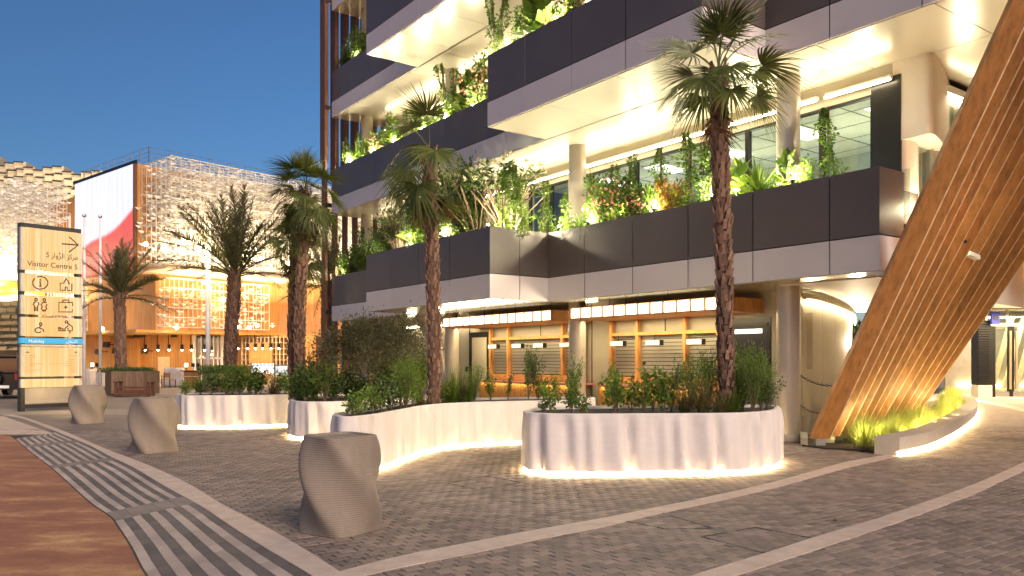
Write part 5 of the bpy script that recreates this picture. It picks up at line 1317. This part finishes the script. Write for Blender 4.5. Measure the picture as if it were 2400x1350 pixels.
# lower box, its soffit and the recessed ground floor
pbox(0, 11, 1.3, 11.0, 3.75, 7.62, 'middle_wall', 'boards_b')
pbox(-.0, 22, 1.25, 1.3, 3.75, 7.62, 'middle_wall_front', 'boards_a')
c0 = np.array(PT(0, 11.0, 0)[:2]); dd = np.array([.93, .37]); c1_ = c0 + dd*14
MB().prism([tuple(c0 + dd*.01), tuple(c1_), tuple(c1_ + np.array([-.37, .93])*5), tuple(c0 + np.array([-.37, .93])*5)], 3.75, 7.62).build('slatted_wall', 'boards_c', pv)
MB().prism([PT(22, -.2, 0)[:2], PT(-.2, -.2, 0)[:2], PT(-.2, 11, 0)[:2], tuple(c1_), tuple(c1_ + np.array([-1.5, 6]))], 3.55, 3.74).build('middle_soffit', 'wood_soffit', pv)
# recessed timber wall at ground level runs roughly across the view
def gl(px, py=None, Y=63.0): return (px-CX)/F*Y
YG = 62.0
def gbox(px0, px1, z0, z1, y0, y1, name, m, parent=None): return MB().box((px0-CX)/F*YG, (px1-CX)/F*YG, YG+y0, YG+y1, z0, z1).build(name, m, parent or pv)
M['boards_x'] = slatmat('timber boards front', (.62, .30, .085), 1.7, (1, 0), .55)
gbox(150, 455, 0, 3.6, 0, .3, 'timber_wall', 'boards_x')
gbox(540, 790, 0, 3.6, .9, 1.2, 'timber_wall', 'boards_x')
gbox(295, 335, .95, 3.3, -.5, -.01, 'timber_bay', 'boards_x')
gbox(371, 398, .0, 1.9, -.05, -.005, 'plain_door', 'wood_pale')
gbox(452, 460, 0, 3.6, -.1, .1, 'frame', 'white_paint'); gbox(518, 540, 0, 3.6, -.1, .1, 'frame', 'white')
gbox(460, 518, 0, 3.5, 2.4, 2.5, 'lobby_wall', mat('lobby', (.35, .24, .12), .7))
for px in (471, 487, 500, 510): gbox(px, px+2.5, 0, 3.5, -.06, .04, 'mullion', 'white_paint')
gbox(460, 518, 1.75, 1.85, -.06, .04, 'transom', 'white_paint'); gbox(460, 518, 0, 3.45, .06, .08, 'glazing', 'glass')
sh_ = gbox(565, 690, 1.15, 3.4, .55, .6, 'shelf_back', 'wood_orange'); 
for i in range(15): gbox(565+i*8.9, 565+i*8.9+1.4, 1.2, 3.45, .1, .54, 'shelf_upright', 'wood_pale', sh_)
for j in range(6): gbox(565, 690, 1.2+j*.44, 1.24+j*.44, .09, .54, 'shelf_board', 'wood_pale', sh_)
gbox(584, 638, 1.45, 3.0, -.1, .08, 'bar_hood', 'boards_x')
gbox(588, 640, .5, 1.42, .2, .3, 'back_bar', emat('lit bar back', (.75, .9, .95), .4, (.5, .6, .6)))
gbox(642, 680, .25, 1.3, .0, .3, 'display_fridge', mat('fridge', (.08, .09, .1), .3)); gbox(646, 676, .32, 1.2, -.03, -.005, 'fridge_glass', emat('fridge light', (.85, .9, 1), .3, (.2, .2, .2)))
for i in range(7): gbox(590+i*7, 594+i*7, .55, .75+.1*(i % 3), .05, .15, 'bottle', ('white_paint', 'dark_metal', 'steel')[i % 3])
gbox(575, 645, .0, .62, -.7, -.3, 'bar_counter', 'wood_orange'); gbox(640, 700, 0, .45, -.9, -.4, 'bar_counter', 'wood_pale')
for i in range(10): gbox(735+i*3.2, 736.8+i*3.2, .3, 3.5, .7, .88, 'slat', 'wood_fin')
# pendant lamps
for i, px in enumerate((339, 369, 395, 425, 447, 478, 530, 556, 579, 597, 614, 633, 652)):
    Y = 60.0; x = (px-CX)/F*Y; z = 2.55 + (.0 if px < 480 else .1)
    r = empty('pendant_lamp', (x, Y, 3.5), f'{ORD[i]} black pendant lamp from left under the timber pavilion overhang', 'pendant lamp', 'pendant lamps under the pavilion')
    MB().tube([(x, Y, z+.25), (x, Y, 3.54)], .03, 5).build('stem', 'black', r)
    MB().cyl(x+.05, Y, z-.12, z+.26, .12, 10).build('shade', 'black', r); MB().sphere((x+.05, Y, z-.15), .07, 8, 6).build('bulb', 'bulb', r)
    if i in (1, 4, 9): lamp('POINT', (x+.05, Y, z-.45), 9, (1, .68, .30), .12, parent=r)
for i, (px, py) in enumerate(((319, 784), (332, 784), (407, 784), (475, 782), (247, 808), (228, 825), (269, 822), (337, 823))):
    Y = 60.5; x = (px-CX)/F*Y; z = ZZ(py, Y); r = empty('loudspeaker', (x, Y, z), f'{ORD[i]} small black loudspeaker on the timber pavilion wall', 'loudspeaker', 'loudspeakers on the pavilion')
    MB().box(x-.2, x+.2, Y, Y+.3, z-.2, z+.22, lambda a, b_, c, x=x: (a+(c-z)*.2, b_, c)).build('cabinet', 'black', r); MB().box(x-.03, x+.03, Y+.3, YG, z, z+.06).build('bracket', 'dark_metal', r)
# lights of the pavilion
th = math.atan2(PB[1], PB[0])
for b_, e in ((4, 480), (10, 360), (17, 180)): lamp('AREA', PT(-3.0, b_, 6.0), e, (1, .80, .50), 5, (R(180), 0, th), pv, sy=2.5)
for a in (13, 18): lamp('AREA', PT(a, -1.5, 6.0), 420, (1, .82, .55), 5, (R(180), 0, 0), pv, sy=2.5)
for px, Y, e in ((360, 56.5, 22), (520, 59, 24), (690, 60, 8), (250, 57, 22)): lamp('POINT', ((px-CX)/F*Y, Y, 5.6), e, (1, .74, .40), .3, parent=pv)
for b_ in (2, 6, 10, 14): lamp('POINT', PT(-5.2, b_, 9.4), 460, (1, .80, .50), .3, parent=pv)
for a in (12.5, 17.5): lamp('POINT', PT(a, -3.2, 9.0), 560, (1, .80, .52), .3, parent=pv)
for px, e in ((215, 16), (330, 18), (430, 14), (560, 4), (615, 5), (700, 3)): lamp('POINT', ((px-CX)/F*60.3, 60.3, 1.9), e, (1, .66, .28), .15, parent=pv)
lamp('AREA', ((300-CX)/F*54, 54, 3.3), 120, (1, .72, .38), 14, (0, 0, .2), pv, sy=2)

# ---------------- stacked box building behind
sb = empty('stacked_box_building', (-55, 88, 0), 'curved building faced with stacked beige boxes with dark slots, behind the pavilion', 'building')
M['box_beige'] = mat('beige box', (.40, .34, .24), .7, var=.1, scale=.5)
def sbx(px, py, Y, w=1.0, h=.82, name='box'):
    x = (px-CX)/F*Y; z = ZZ(py, Y); b_ = MB().box(x, x+w, Y-random.uniform(.0, .35), Y+1.5, z-h, z, lambda a, c, e: (a, c + (a-x)*.35, e)).build(name, 'box_beige', sb)
    MB().box(x+.08, x+w-.08, Y-.42, Y-.36, z-.17, z-.02, lambda a, c, e: (a, c + (a-x)*.35, e)).build('slot', 'black', b_)
for c in range(-4, 13):
    px = -10 + c*22.5; top = 371 + (c+4)*2.6 + (6, -3, -8, 2)[c % 4] if c > -1 else 366 + c*3
    for r_ in range(6): sbx(px + (6 if r_ % 2 else 0), top + r_*17, 86 + .2*r_, 1.0, .76)
MB().prism([(-110, 90), (-38, 90), (-38, 110), (-110, 110)], 0, 20.5).build('core', 'box_beige', sb)
for c in range(-3, 3):
    for r_ in range(8): sbx(c*21 - (r_ % 2)*7, 702 + r_*15, 70 + c*.3, .78, .52)
MB().prism([(-60, 71.5), (-36, 71.5), (-36, 73), (-60, 73)], 0, 9.5).build('lower_wall', 'box_beige', sb)
gd = MB(); cx, cy = (5-CX)/F*66, 66
rg = [[(cx + r*math.cos(a), cy + .8*r*math.sin(a), z) for a in np.linspace(0, 6.283, 41)[:-1]] for r, z in ((.5, 6.5), (2.6, 6.7), (3.2, 7.1), (3.1, 7.5), (2.6, 7.9))]
gd.rings(rg).build('gilded_ring', mat('gilded metal', (.75, .48, .08), .3, .7), sb, smooth=True)
for q in ((-44, 62), (-52, 74)): lamp('AREA', (q[0], q[1], 7.0), 400, (1, .82, .52), 8, (R(145), 0, 0), sb, sy=3)
lamp('AREA', (-42, 78, 15.5), 1400, (1, .84, .58), 26, (R(125), 0, R(-8)), sb, sy=3)
far_trees = MB()
n = 5000; p = np.stack([rng.uniform(28, 62, n), rng.uniform(88, 94, n), rng.uniform(.3, 5.5, n)], 1); v, f = leaves(p, sph(n, 1), .8, .4)
tag(obj('tree_belt', npmesh('tree_belt', v, f, 'leaf_dark')), 'dark belt of trees seen through the gap beside the louvred pillar', 'trees', None, 'stuff')

# ---------------- furniture in front of the pavilion
def fx_(px, Y): return (px-CX)/F*Y
def counter(px0, px1, Y, z, label):
    x0, x1 = fx_(px0, Y), fx_(px1, Y); r = empty('wooden_counter', ((x0+x1)/2, Y, 0), label, 'counter')
    MB().box(x0+.15, x1-.15, Y, Y+.6, 0, z-.06, lambda a, b_, c: ((x0+x1)/2 + (a-(x0+x1)/2)*(.8+.2*c/z), b_, c)).build('body', 'wood_orange', r)
    MB().box(x0, x1, Y-.1, Y+.7, z-.058, z).build('top', 'wood_bench', r); MB().box(x0+.1, x1-.1, Y-.08, Y-.01, z-.38, z-.33).build('rail', 'wood_pale', r)
    for q in (.2, .55, .8):
        x = x0 + (x1-x0)*q; MB().box(x-.02, x+.02, Y+.2, Y+.24, z, z+.28).build('post', 'black', r); MB().box(x-.1, x+.1, Y+.18, Y+.2, z+.2, z+.42).build('menu_plate', 'dark_metal' if q > .3 else 'lightbox', r)
counter(424, 470, 47, 1.05, 'small hardwood bar counter right of the white draped tables'); counter(206, 238, 50, 1.05, 'small hardwood bar counter behind the flagpoles')
M['cloth'] = mat('dusty white sheeting', (.62, .55, .50), .8, var=.15, scale=3)
def drape(px0, px1, Y, h, label, seed):
    r_ = np.random.default_rng(seed); x0, x1 = fx_(px0, Y), fx_(px1, Y); w = (x1-x0)/2; cx = (x0+x1)/2; rg = []
    for z in np.linspace(0, h, 8):
        k = z/h; rg.append([(cx + (w*(1.12-.25*k))*np.sign(math.cos(a))*abs(math.cos(a))**.6*(1+.06*math.sin(9*a+seed)*(1-k)), Y+.5 + .55*np.sign(math.sin(a))*abs(math.sin(a))**.6*(1+.1*math.sin(7*a+2*seed)*(1-k)), z + .05*math.sin(5*a+seed)*k) for a in np.linspace(0, 6.283, 41)[:-1]])
    tag(MB().rings(rg).build('draped_table', 'cloth', None, smooth=True), label, 'covered table')
drape(378, 424, 50, 1.12, 'long table draped in pale sheeting left of the hardwood bar counter', 2); drape(222, 236, 48, .95, 'table draped in pale sheeting just left of the timber planter', 5); drape(192, 212, 49, 1.1, 'table draped in pale sheeting between the flagpoles', 7)
def chair(px, Y, rz, label):
    x, y = XY(px, Y); r = empty('chair', (x, y, 0), label, 'chair', 'chairs before the pavilion'); T = lambda a, b_, c: (x + a*math.cos(rz) - b_*math.sin(rz), y + a*math.sin(rz) + b_*math.cos(rz), c)
    for sx in (-1, 1):
        for sy in (-1, 1): MB().box(sx*.22-.02, sx*.22+.02, sy*.22-.02, sy*.22+.02, 0, .45 if sy < 0 else .9, T).build('leg', 'wood_bench', r)
    MB().box(-.25, .25, -.25, .25, .452, .49, T).build('seat', 'wood_orange', r); MB().box(-.2, .2, .2, .24, .6, .88, T).build('backrest', 'wood_orange', r)
chair(352, 46, .4, 'wooden chair beside the right end of the left timber planter'); chair(366, 48, 2.5, 'wooden chair nearer the white draped table'); chair(398, 48.4, 1.2, 'wooden chair in front of the white draped table')
x, y = XY(358, 47.5); r = empty('cafe_table', (x, y, 0), 'slim wooden table between the two chairs by the timber planter', 'table')
MB().box(x-1.0, x+.5, y-.4, y+.4, .74, .78).build('tabletop', 'wood_pale', r)
for sx in (-.9, .4):
    for sy in (-.3, .3): MB().box(x+sx-.02, x+sx+.02, y+sy-.02, y+sy+.02, 0, .74).build('leg', 'wood_bench', r)

# ---------------- flag poles and lamp post
def pole(px, pyt, pyb, label):
    Y = CAMZ*F/(pyb-HY); x = (px-CX)/F*Y; zt = ZZ(pyt, Y); r = empty('flagpole', (x, Y, 0), label, 'flagpole', 'white flagpoles beside the sign')
    MB().tube([(x, Y, .05), (x, Y, zt)], [.085*Y/42, .05*Y/42], 14).build('shaft', 'white_paint', r, smooth=True); MB().cyl(x, Y, 0, .05, .2, 16).build('base_plate', 'dark_metal', r)
    MB().sphere((x, Y, zt+.06), .11, 8, 6).build('finial', 'steel', r)
pole(197.5, 508, 916, 'white flagpole right beside the lit visitor sign'); pole(235, 510, 913, 'white flagpole just left of the timber planter'); pole(163, 504, 908, 'white flagpole whose top shows above the lit visitor sign')
Y = 41.0; x = (487.5-CX)/F*Y; lpz = ZZ(630, Y); r = empty('lamp_post', (x, Y, 0), 'white lamp post with four stacked glowing lanterns', 'lamp post')
MB().tube([(x, Y, 0), (x, Y, lpz)], [.12, .11], 16).build('shaft', 'white_paint', r, smooth=True)
M['lantern'] = emat('lantern glow', (1, .84, .56), 4)
for k in range(4): MB().cyl(x, Y, lpz+.02+k*.31, lpz+.27+k*.31, .105, 14).build('lantern', 'lantern', r); MB().cyl(x, Y, lpz+.271+k*.31, lpz+.329+k*.31, .09, 12).build('ring', 'white_paint', r)
lamp('POINT', (x, Y-.4, lpz+.6), 160, (1, .74, .42), .3, parent=r)

# ---------------- visitor sign
SL, SR = np.array(XY(45, 25.8)), np.array(XY(186.5, 27.2)); sd = (SR-SL)/np.linalg.norm(SR-SL); SW = np.linalg.norm(SR-SL); sn = np.array([sd[1], -sd[0]])
sg = empty('visitor_sign', (*((SL+SR)/2), 0), 'tall glowing wayfinding sign with visitor centre arrow and pictograms', 'sign')
def ST(x, y, z): return (SL[0] + sd[0]*x + sn[0]*y, SL[1] + sd[1]*x + sn[1]*y, z)     # y > 0 is towards the viewer
def sbox(x0, x1, y0, y1, z0, z1, name, m, parent=None): return MB().box(x0, x1, -y1, -y0, z0, z1, lambda a, b_, c: ST(a, -b_, c)).build(name, m, parent or sg)
zy = lambda py: CAMZ + (HY-py)*.01402
sbox(0, .12, -.16, .14, 0, 6.05, 'post', 'black'); sbox(SW-.12, SW, -.16, .14, 0, 6.05, 'post', 'black'); sbox(.1, SW-.1, -.14, .12, 5.90, 6.05, 'head_beam', 'black'); sbox(.1, SW-.1, -.10, .10, .10, .22, 'foot_beam', 'dark_metal')
m, t, b = nodes('backlit sign panel')
nz = tex_noise(t, geo(t, (9, 9, .08)), 2.2, 4, .8); c_ = ramp(t, nz, [(.36, (.80, .42, .11)), (.5, (1.0, .62, .23)), (.60, (1.0, .95, .62))]).outputs[0]
t.links.new(c_, b.inputs['Emission Color']); b.inputs['Emission Strength'].default_value = .36; b.inputs['Base Color'].default_value = (.16, .11, .05, 1); M['sign_glow'] = m
M['sign_rib'] = emat('sign rib', (1, .60, .24), .20, (.2, .14, .07))
M['sign_edge'] = mat('aluminium sign edge', (.52, .46, .38), .4, .4)
M['sign_ink'] = mat('brown lettering', (.07, .012, .006), .6)
panels = [(541, 638), (645.5, 687), (695, 739), (745.5, 789), (814, 882), (887.5, 907)]
for p0, p1 in panels:
    q = sbox(.085, SW-.085, .145, .165, zy(p1), zy(p0), 'lit_panel', 'sign_glow')
    sbox(-.02, .09, .02, .175, zy(p1), zy(p0), 'side_cheek', 'sign_edge', q); sbox(SW-.09, SW+.02, .02, .175, zy(p1), zy(p0), 'side_cheek', 'sign_edge', q)
    mb = MB()
    for k in range(46):
        xx = .16 + (SW-.32)*k/45; mb.box(xx-.006, xx+.006, -.176, -.166, zy(p1)+.01, zy(p0)-.01, lambda a, b_, c: ST(a, -b_, c))
    mb.build('rib', 'sign_rib', q)
bl = sbox(-.03, SW+.03, .0, .20, zy(806), zy(793), 'blue_band', emat('blue glow band', (.03, .33, .55), .28, (.02, .2, .4)))
sbox(-.02, SW+.02, .02, .18, zy(812.5), zy(808), 'grey_band', 'steel')
mb = MB()
for k in range(56):
    xx = .14 + (SW-.28)*k/55; mb.box(xx-.007, xx+.007, -.10, -.07, .24, zy(908), lambda a, b_, c: ST(a, -b_, c)); mb.box(xx-.007, xx+.007, -.15, -.12, zy(540), 5.9, lambda a, b_, c: ST(a, -b_, c))
mb.build('tube_screen', 'sign_edge', sg, kind='stuff')
sbox(.12, SW-.12, .0, .03, .28, .34, 'cross_rail', 'white_paint'); sbox(.13, SW-.13, -.12, -.10, .24, zy(908), 'rear_tube_screen', mat('rear screen', (.35, .27, .17), .6, var=.2, scale=8, stretch=(8, 8, .2)))
sbox(.13, SW-.13, -.12, -.10, zy(540), 5.88, 'rear_tube_screen', M['sign_edge'])
def text(body, x, z, size, m='sign_ink', align='LEFT', width=None, y=.190, ext=.003, name='lettering'):
    c = bpy.data.curves.new(name, 'FONT'); c.body = body; c.size = size; c.align_x = align; c.extrude = ext; c.resolution_u = 3
    o = bpy.data.objects.new(name, c); COL.objects.link(o); bpy.context.view_layer.update()
    me = bpy.data.meshes.new_from_object(o.evaluated_get(bpy.context.evaluated_depsgraph_get())); w = o.dimensions.x; bpy.data.objects.remove(o)
    sx = (width/w) if width else 1
    me.materials.clear(); me.materials.append(M[m])
    p = np.array(ST(x, y, z)) - np.array(sg.location)
    o = obj(name, me, sg, tuple(p), (R(90), 0, math.atan2(sd[1], sd[0])), (sx, 1, 1)); return o
text('Visitor Centre 5', .17, zy(628), .235, width=1.52)
# Arabic line in joined presentation forms, laid out in visual order
text('5 \uFEAD\uFE8D\uFEED\u0651\uFEB0\uFEDF\uFE8D \uFEB0\uFEDB\uFEAE\uFEE3', .72, zy(605), .24, width=.97)
text('Mobility', .20, zy(804), .145, 'white_paint', y=.203); text('\uFEDE\uFED8\uFEE8\uFE98\uFEDF\uFE8D', SW-.50, zy(803), .145, 'white_paint', y=.203)
def ink(pts, w=.022, closed=False):
    P = [ST(p[0], .186, p[1]) for p in pts]
    if closed: P.append(P[0])
    return P, w
def icon(strokes, name='pictogram', wd=.014):
    wd *= 1.35; mb = MB()
    for pts in strokes: mb.tube([ST(p[0], .186, p[1]) for p in pts], wd, 5)
    mb.build(name, 'sign_ink', sg)
def pxs(px, py): return ((px-45)/(186.5-45)*SW, zy(py - (px-115)*.075))
def ic_(strokes, name='pictogram', wd=.013, k=0): icon([[pxs(*p) for p in s] for s in strokes], name, wd)
z1 = lambda x, y: (30 + x/6.753, 500 + y/6.75)
z2 = lambda x, y: (30 + x/4.5, 680 + y/4.5)
cir = lambda cx, cy, rx, ry, a0=0, a1=360, n=20: [(cx + rx*math.cos(R(a)), cy + ry*math.sin(R(a))) for a in np.linspace(a0, a1, n)]
q1 = lambda L: [z1(*p) for p in L]; q2 = lambda L: [z2(*p) for p in L]
def pxr(px, py): return ((px-45)/(186.5-45)*SW, CAMZ + (HY-py)/F*(25.8 + 1.4*(px-45)/141.5))
def icr(strokes, name='pictogram', wd=.013): icon([[pxr(*p) for p in s] for s in strokes], name, wd)
icr([q1([(730, 490), (998, 510)]), q1([(850, 380), (998, 510), (850, 618)])], 'arrow', .016)
icr([q1(cir(390, 1105, 118, 100, -115, 225)), q1([(390, 1095), (390, 1155)]), q1([(375, 1092), (392, 1092)]), q1([(372, 1158), (408, 1158)]), q1(cir(390, 1060, 6, 6, 0, 360, 7))])
icr([q1([(782, 1222), (705, 1222), (705, 1110), (765, 1110), (768, 1080), (800, 1048), (832, 1080), (838, 1118), (860, 1118)]), q1([(893, 1118), (890, 1226), (815, 1226), (815, 1180), (800, 1168), (782, 1180), (782, 1222)]), q1([(800, 1046), (800, 1032)])])
icr([q2(cir(216, 103, 12, 15)), q2([(200, 225), (202, 165), (188, 158), (198, 130), (216, 128)]), q2([(238, 128), (246, 158), (234, 168), (234, 225)]), q2([(216, 180), (216, 222)])])
icr([q2(cir(300, 106, 13, 15)), q2([(325, 132), (285, 132), (268, 160), (282, 168), (272, 205), (286, 208), (286, 228)]), q2([(325, 150), (330, 165), (316, 172), (330, 206), (312, 208), (312, 228)]), q2([(298, 208), (298, 226)])])
icr([q2([(600, 205), (600, 232), (456, 232), (456, 130), (604, 134), (604, 170)]), q2([(495, 128), (500, 108), (558, 108), (564, 128)]), q2([(512, 182), (546, 182)]), q2([(529, 166), (529, 200)])])
icr([q2(cir(264, 360, 12, 15)), q2([(264, 376), (250, 398), (262, 408), (288, 412), (296, 442)]), q2(cir(238, 424, 32, 26, -70, -330, 14))])
icr([q2(cir(535, 338, 14, 12)), q2([(550, 350), (600, 388), (600, 428), (552, 428), (552, 398)]), q2([(575, 430), (575, 456)]), q2([(552, 352), (552, 378), (528, 398), (520, 412), (490, 412), (484, 400)]), q2([(448, 428), (530, 428)]), q2(cir(462, 404, 12, 9))])
icr([q2([(108, 656), (144, 656)]), q2([(128, 644), (145, 656), (128, 668)])], 'small_arrow', .007); icr([q2([(618, 656), (650, 656)]), q2([(636, 644), (651, 656), (636, 668)])], 'small_arrow', .007)
mb = MB(); rd = random.Random(4)
for j in range(9):                                                # directory lines, too small to read in the photograph
    yy = 688 + j*21.5; x_ = 106; L_ = (100, 110, 60, 72, 185, 90, 40, 160, 112)[j]
    while x_ < 106 + L_:
        w_ = rd.uniform(3, 9); a, c = pxr(*z2(x_, yy)), pxr(*z2(x_+w_, yy+rd.uniform(4, 8))); mb.box(a[0], c[0], -.186, -.180, c[1], a[1], lambda q, w, e: ST(q, -w, e)); x_ += w_ + 4
    L_ = (85, 40, 70, 120, 290, 145, 68, 68, 66)[j]; x_ = 650 - L_
    while x_ < 648:
        w_ = rd.uniform(3, 10); a, c = pxr(*z2(x_, yy)), pxr(*z2(x_+w_, yy+rd.uniform(3, 7))); mb.box(a[0], c[0], -.186, -.180, c[1], a[1], lambda q, w, e: ST(q, -w, e)); x_ += w_ + 4
mb.build('directory_text', mat('faint brown text', (.35, .16, .06), .6), sg)
lamp('POINT', ST(SW/2, 1.2, .8), 12, (1, .72, .36), .4, parent=sg)

# ---------------- parked dark car, rear end showing at the left edge
cr = empty('parked_car', (*XY(-12, 35.5), 0), 'dark off-road car parked behind the visitor sign, rear end towards us', 'car')
cx_, cy_ = XY(-14, 34.4); rzc = R(12); CT = lambda a, b_, c: (cx_ + a*math.cos(rzc) - b_*math.sin(rzc), cy_ + a*math.sin(rzc) + b_*math.cos(rzc), c)
M['car_paint'] = mat('dark car paint', (.015, .017, .02), .18, .4, var=.05); M['car_glass'] = mat('dark car glass', (.01, .012, .014), .06)
def loft(secs, m, name, parent): 
    rg = []
    for (y, hw, z0, z1, top) in secs: rg.append([CT(*p) for p in ((-hw, y, z0), (hw, y, z0), (hw*1.01, y, (z0+z1)/2), (hw*top, y, z1), (-hw*top, y, z1), (-hw*1.01, y, (z0+z1)/2))])
    return smooth_by_angle(MB().rings(rg).build(name, m, parent), 30)
body = loft([(0, .88, .42, 1.05, .97), (.08, .95, .38, 1.12, .98), (1.2, .97, .36, 1.15, .98), (3.2, .97, .36, 1.13, .98), (4.5, .93, .4, 1.02, .94), (4.7, .85, .45, .85, .9)], 'car_paint', 'body', cr)
loft([(.12, .92, 1.12, 1.72, .88), (.3, .92, 1.13, 1.80, .86), (2.6, .92, 1.14, 1.80, .86), (3.3, .9, 1.13, 1.2, .95)], 'car_glass', 'cabin', cr)
MB().box(-.78, .78, .25, 2.7, 1.79, 1.84, CT).build('roof', 'car_paint', cr)
for s in (-1, 1):
    MB().tube([CT(s*.72, .3, 1.93), CT(s*.72, 2.5, 1.93)], .025, 6).build('roof_rail', 'dark_metal', cr)
    for y in (.95, 3.75):
        wh = MB().tube([CT(s*.72, y, .38), CT(s*.98, y, .38)], .38, 24).build('wheel', 'black', cr); MB().tube([CT(s*.981, y, .38), CT(s*.99, y, .38)], .22, 16).build('rim', 'steel', wh)
    MB().box(s*.86-.06, s*.86+.06, -.02, .0, .8, 1.08, CT).build('tail_lamp', mat('tail lamp', (.25, .01, .01), .3) if 'tail lamp' not in bpy.data.materials else bpy.data.materials['tail lamp'], cr)
MB().box(-.93, .93, -.10, .1, .40, .62, CT).build('bumper', 'dark_metal', cr); MB().box(.1, .62, -.125, -.105, .45, .57, CT).build('number_plate', 'white_paint', cr)
MB().box(-.72, .72, -.012, .0, .72, 1.02, CT).build('tailgate', 'car_paint', cr)
mb = MB(); rc = [(.0, .62, .14), (.24, .62, .14)]
MB().tube([CT(0, -.2, .85), CT(0, -.03, .85)], .34, 24).build('spare_wheel', 'car_paint', cr)
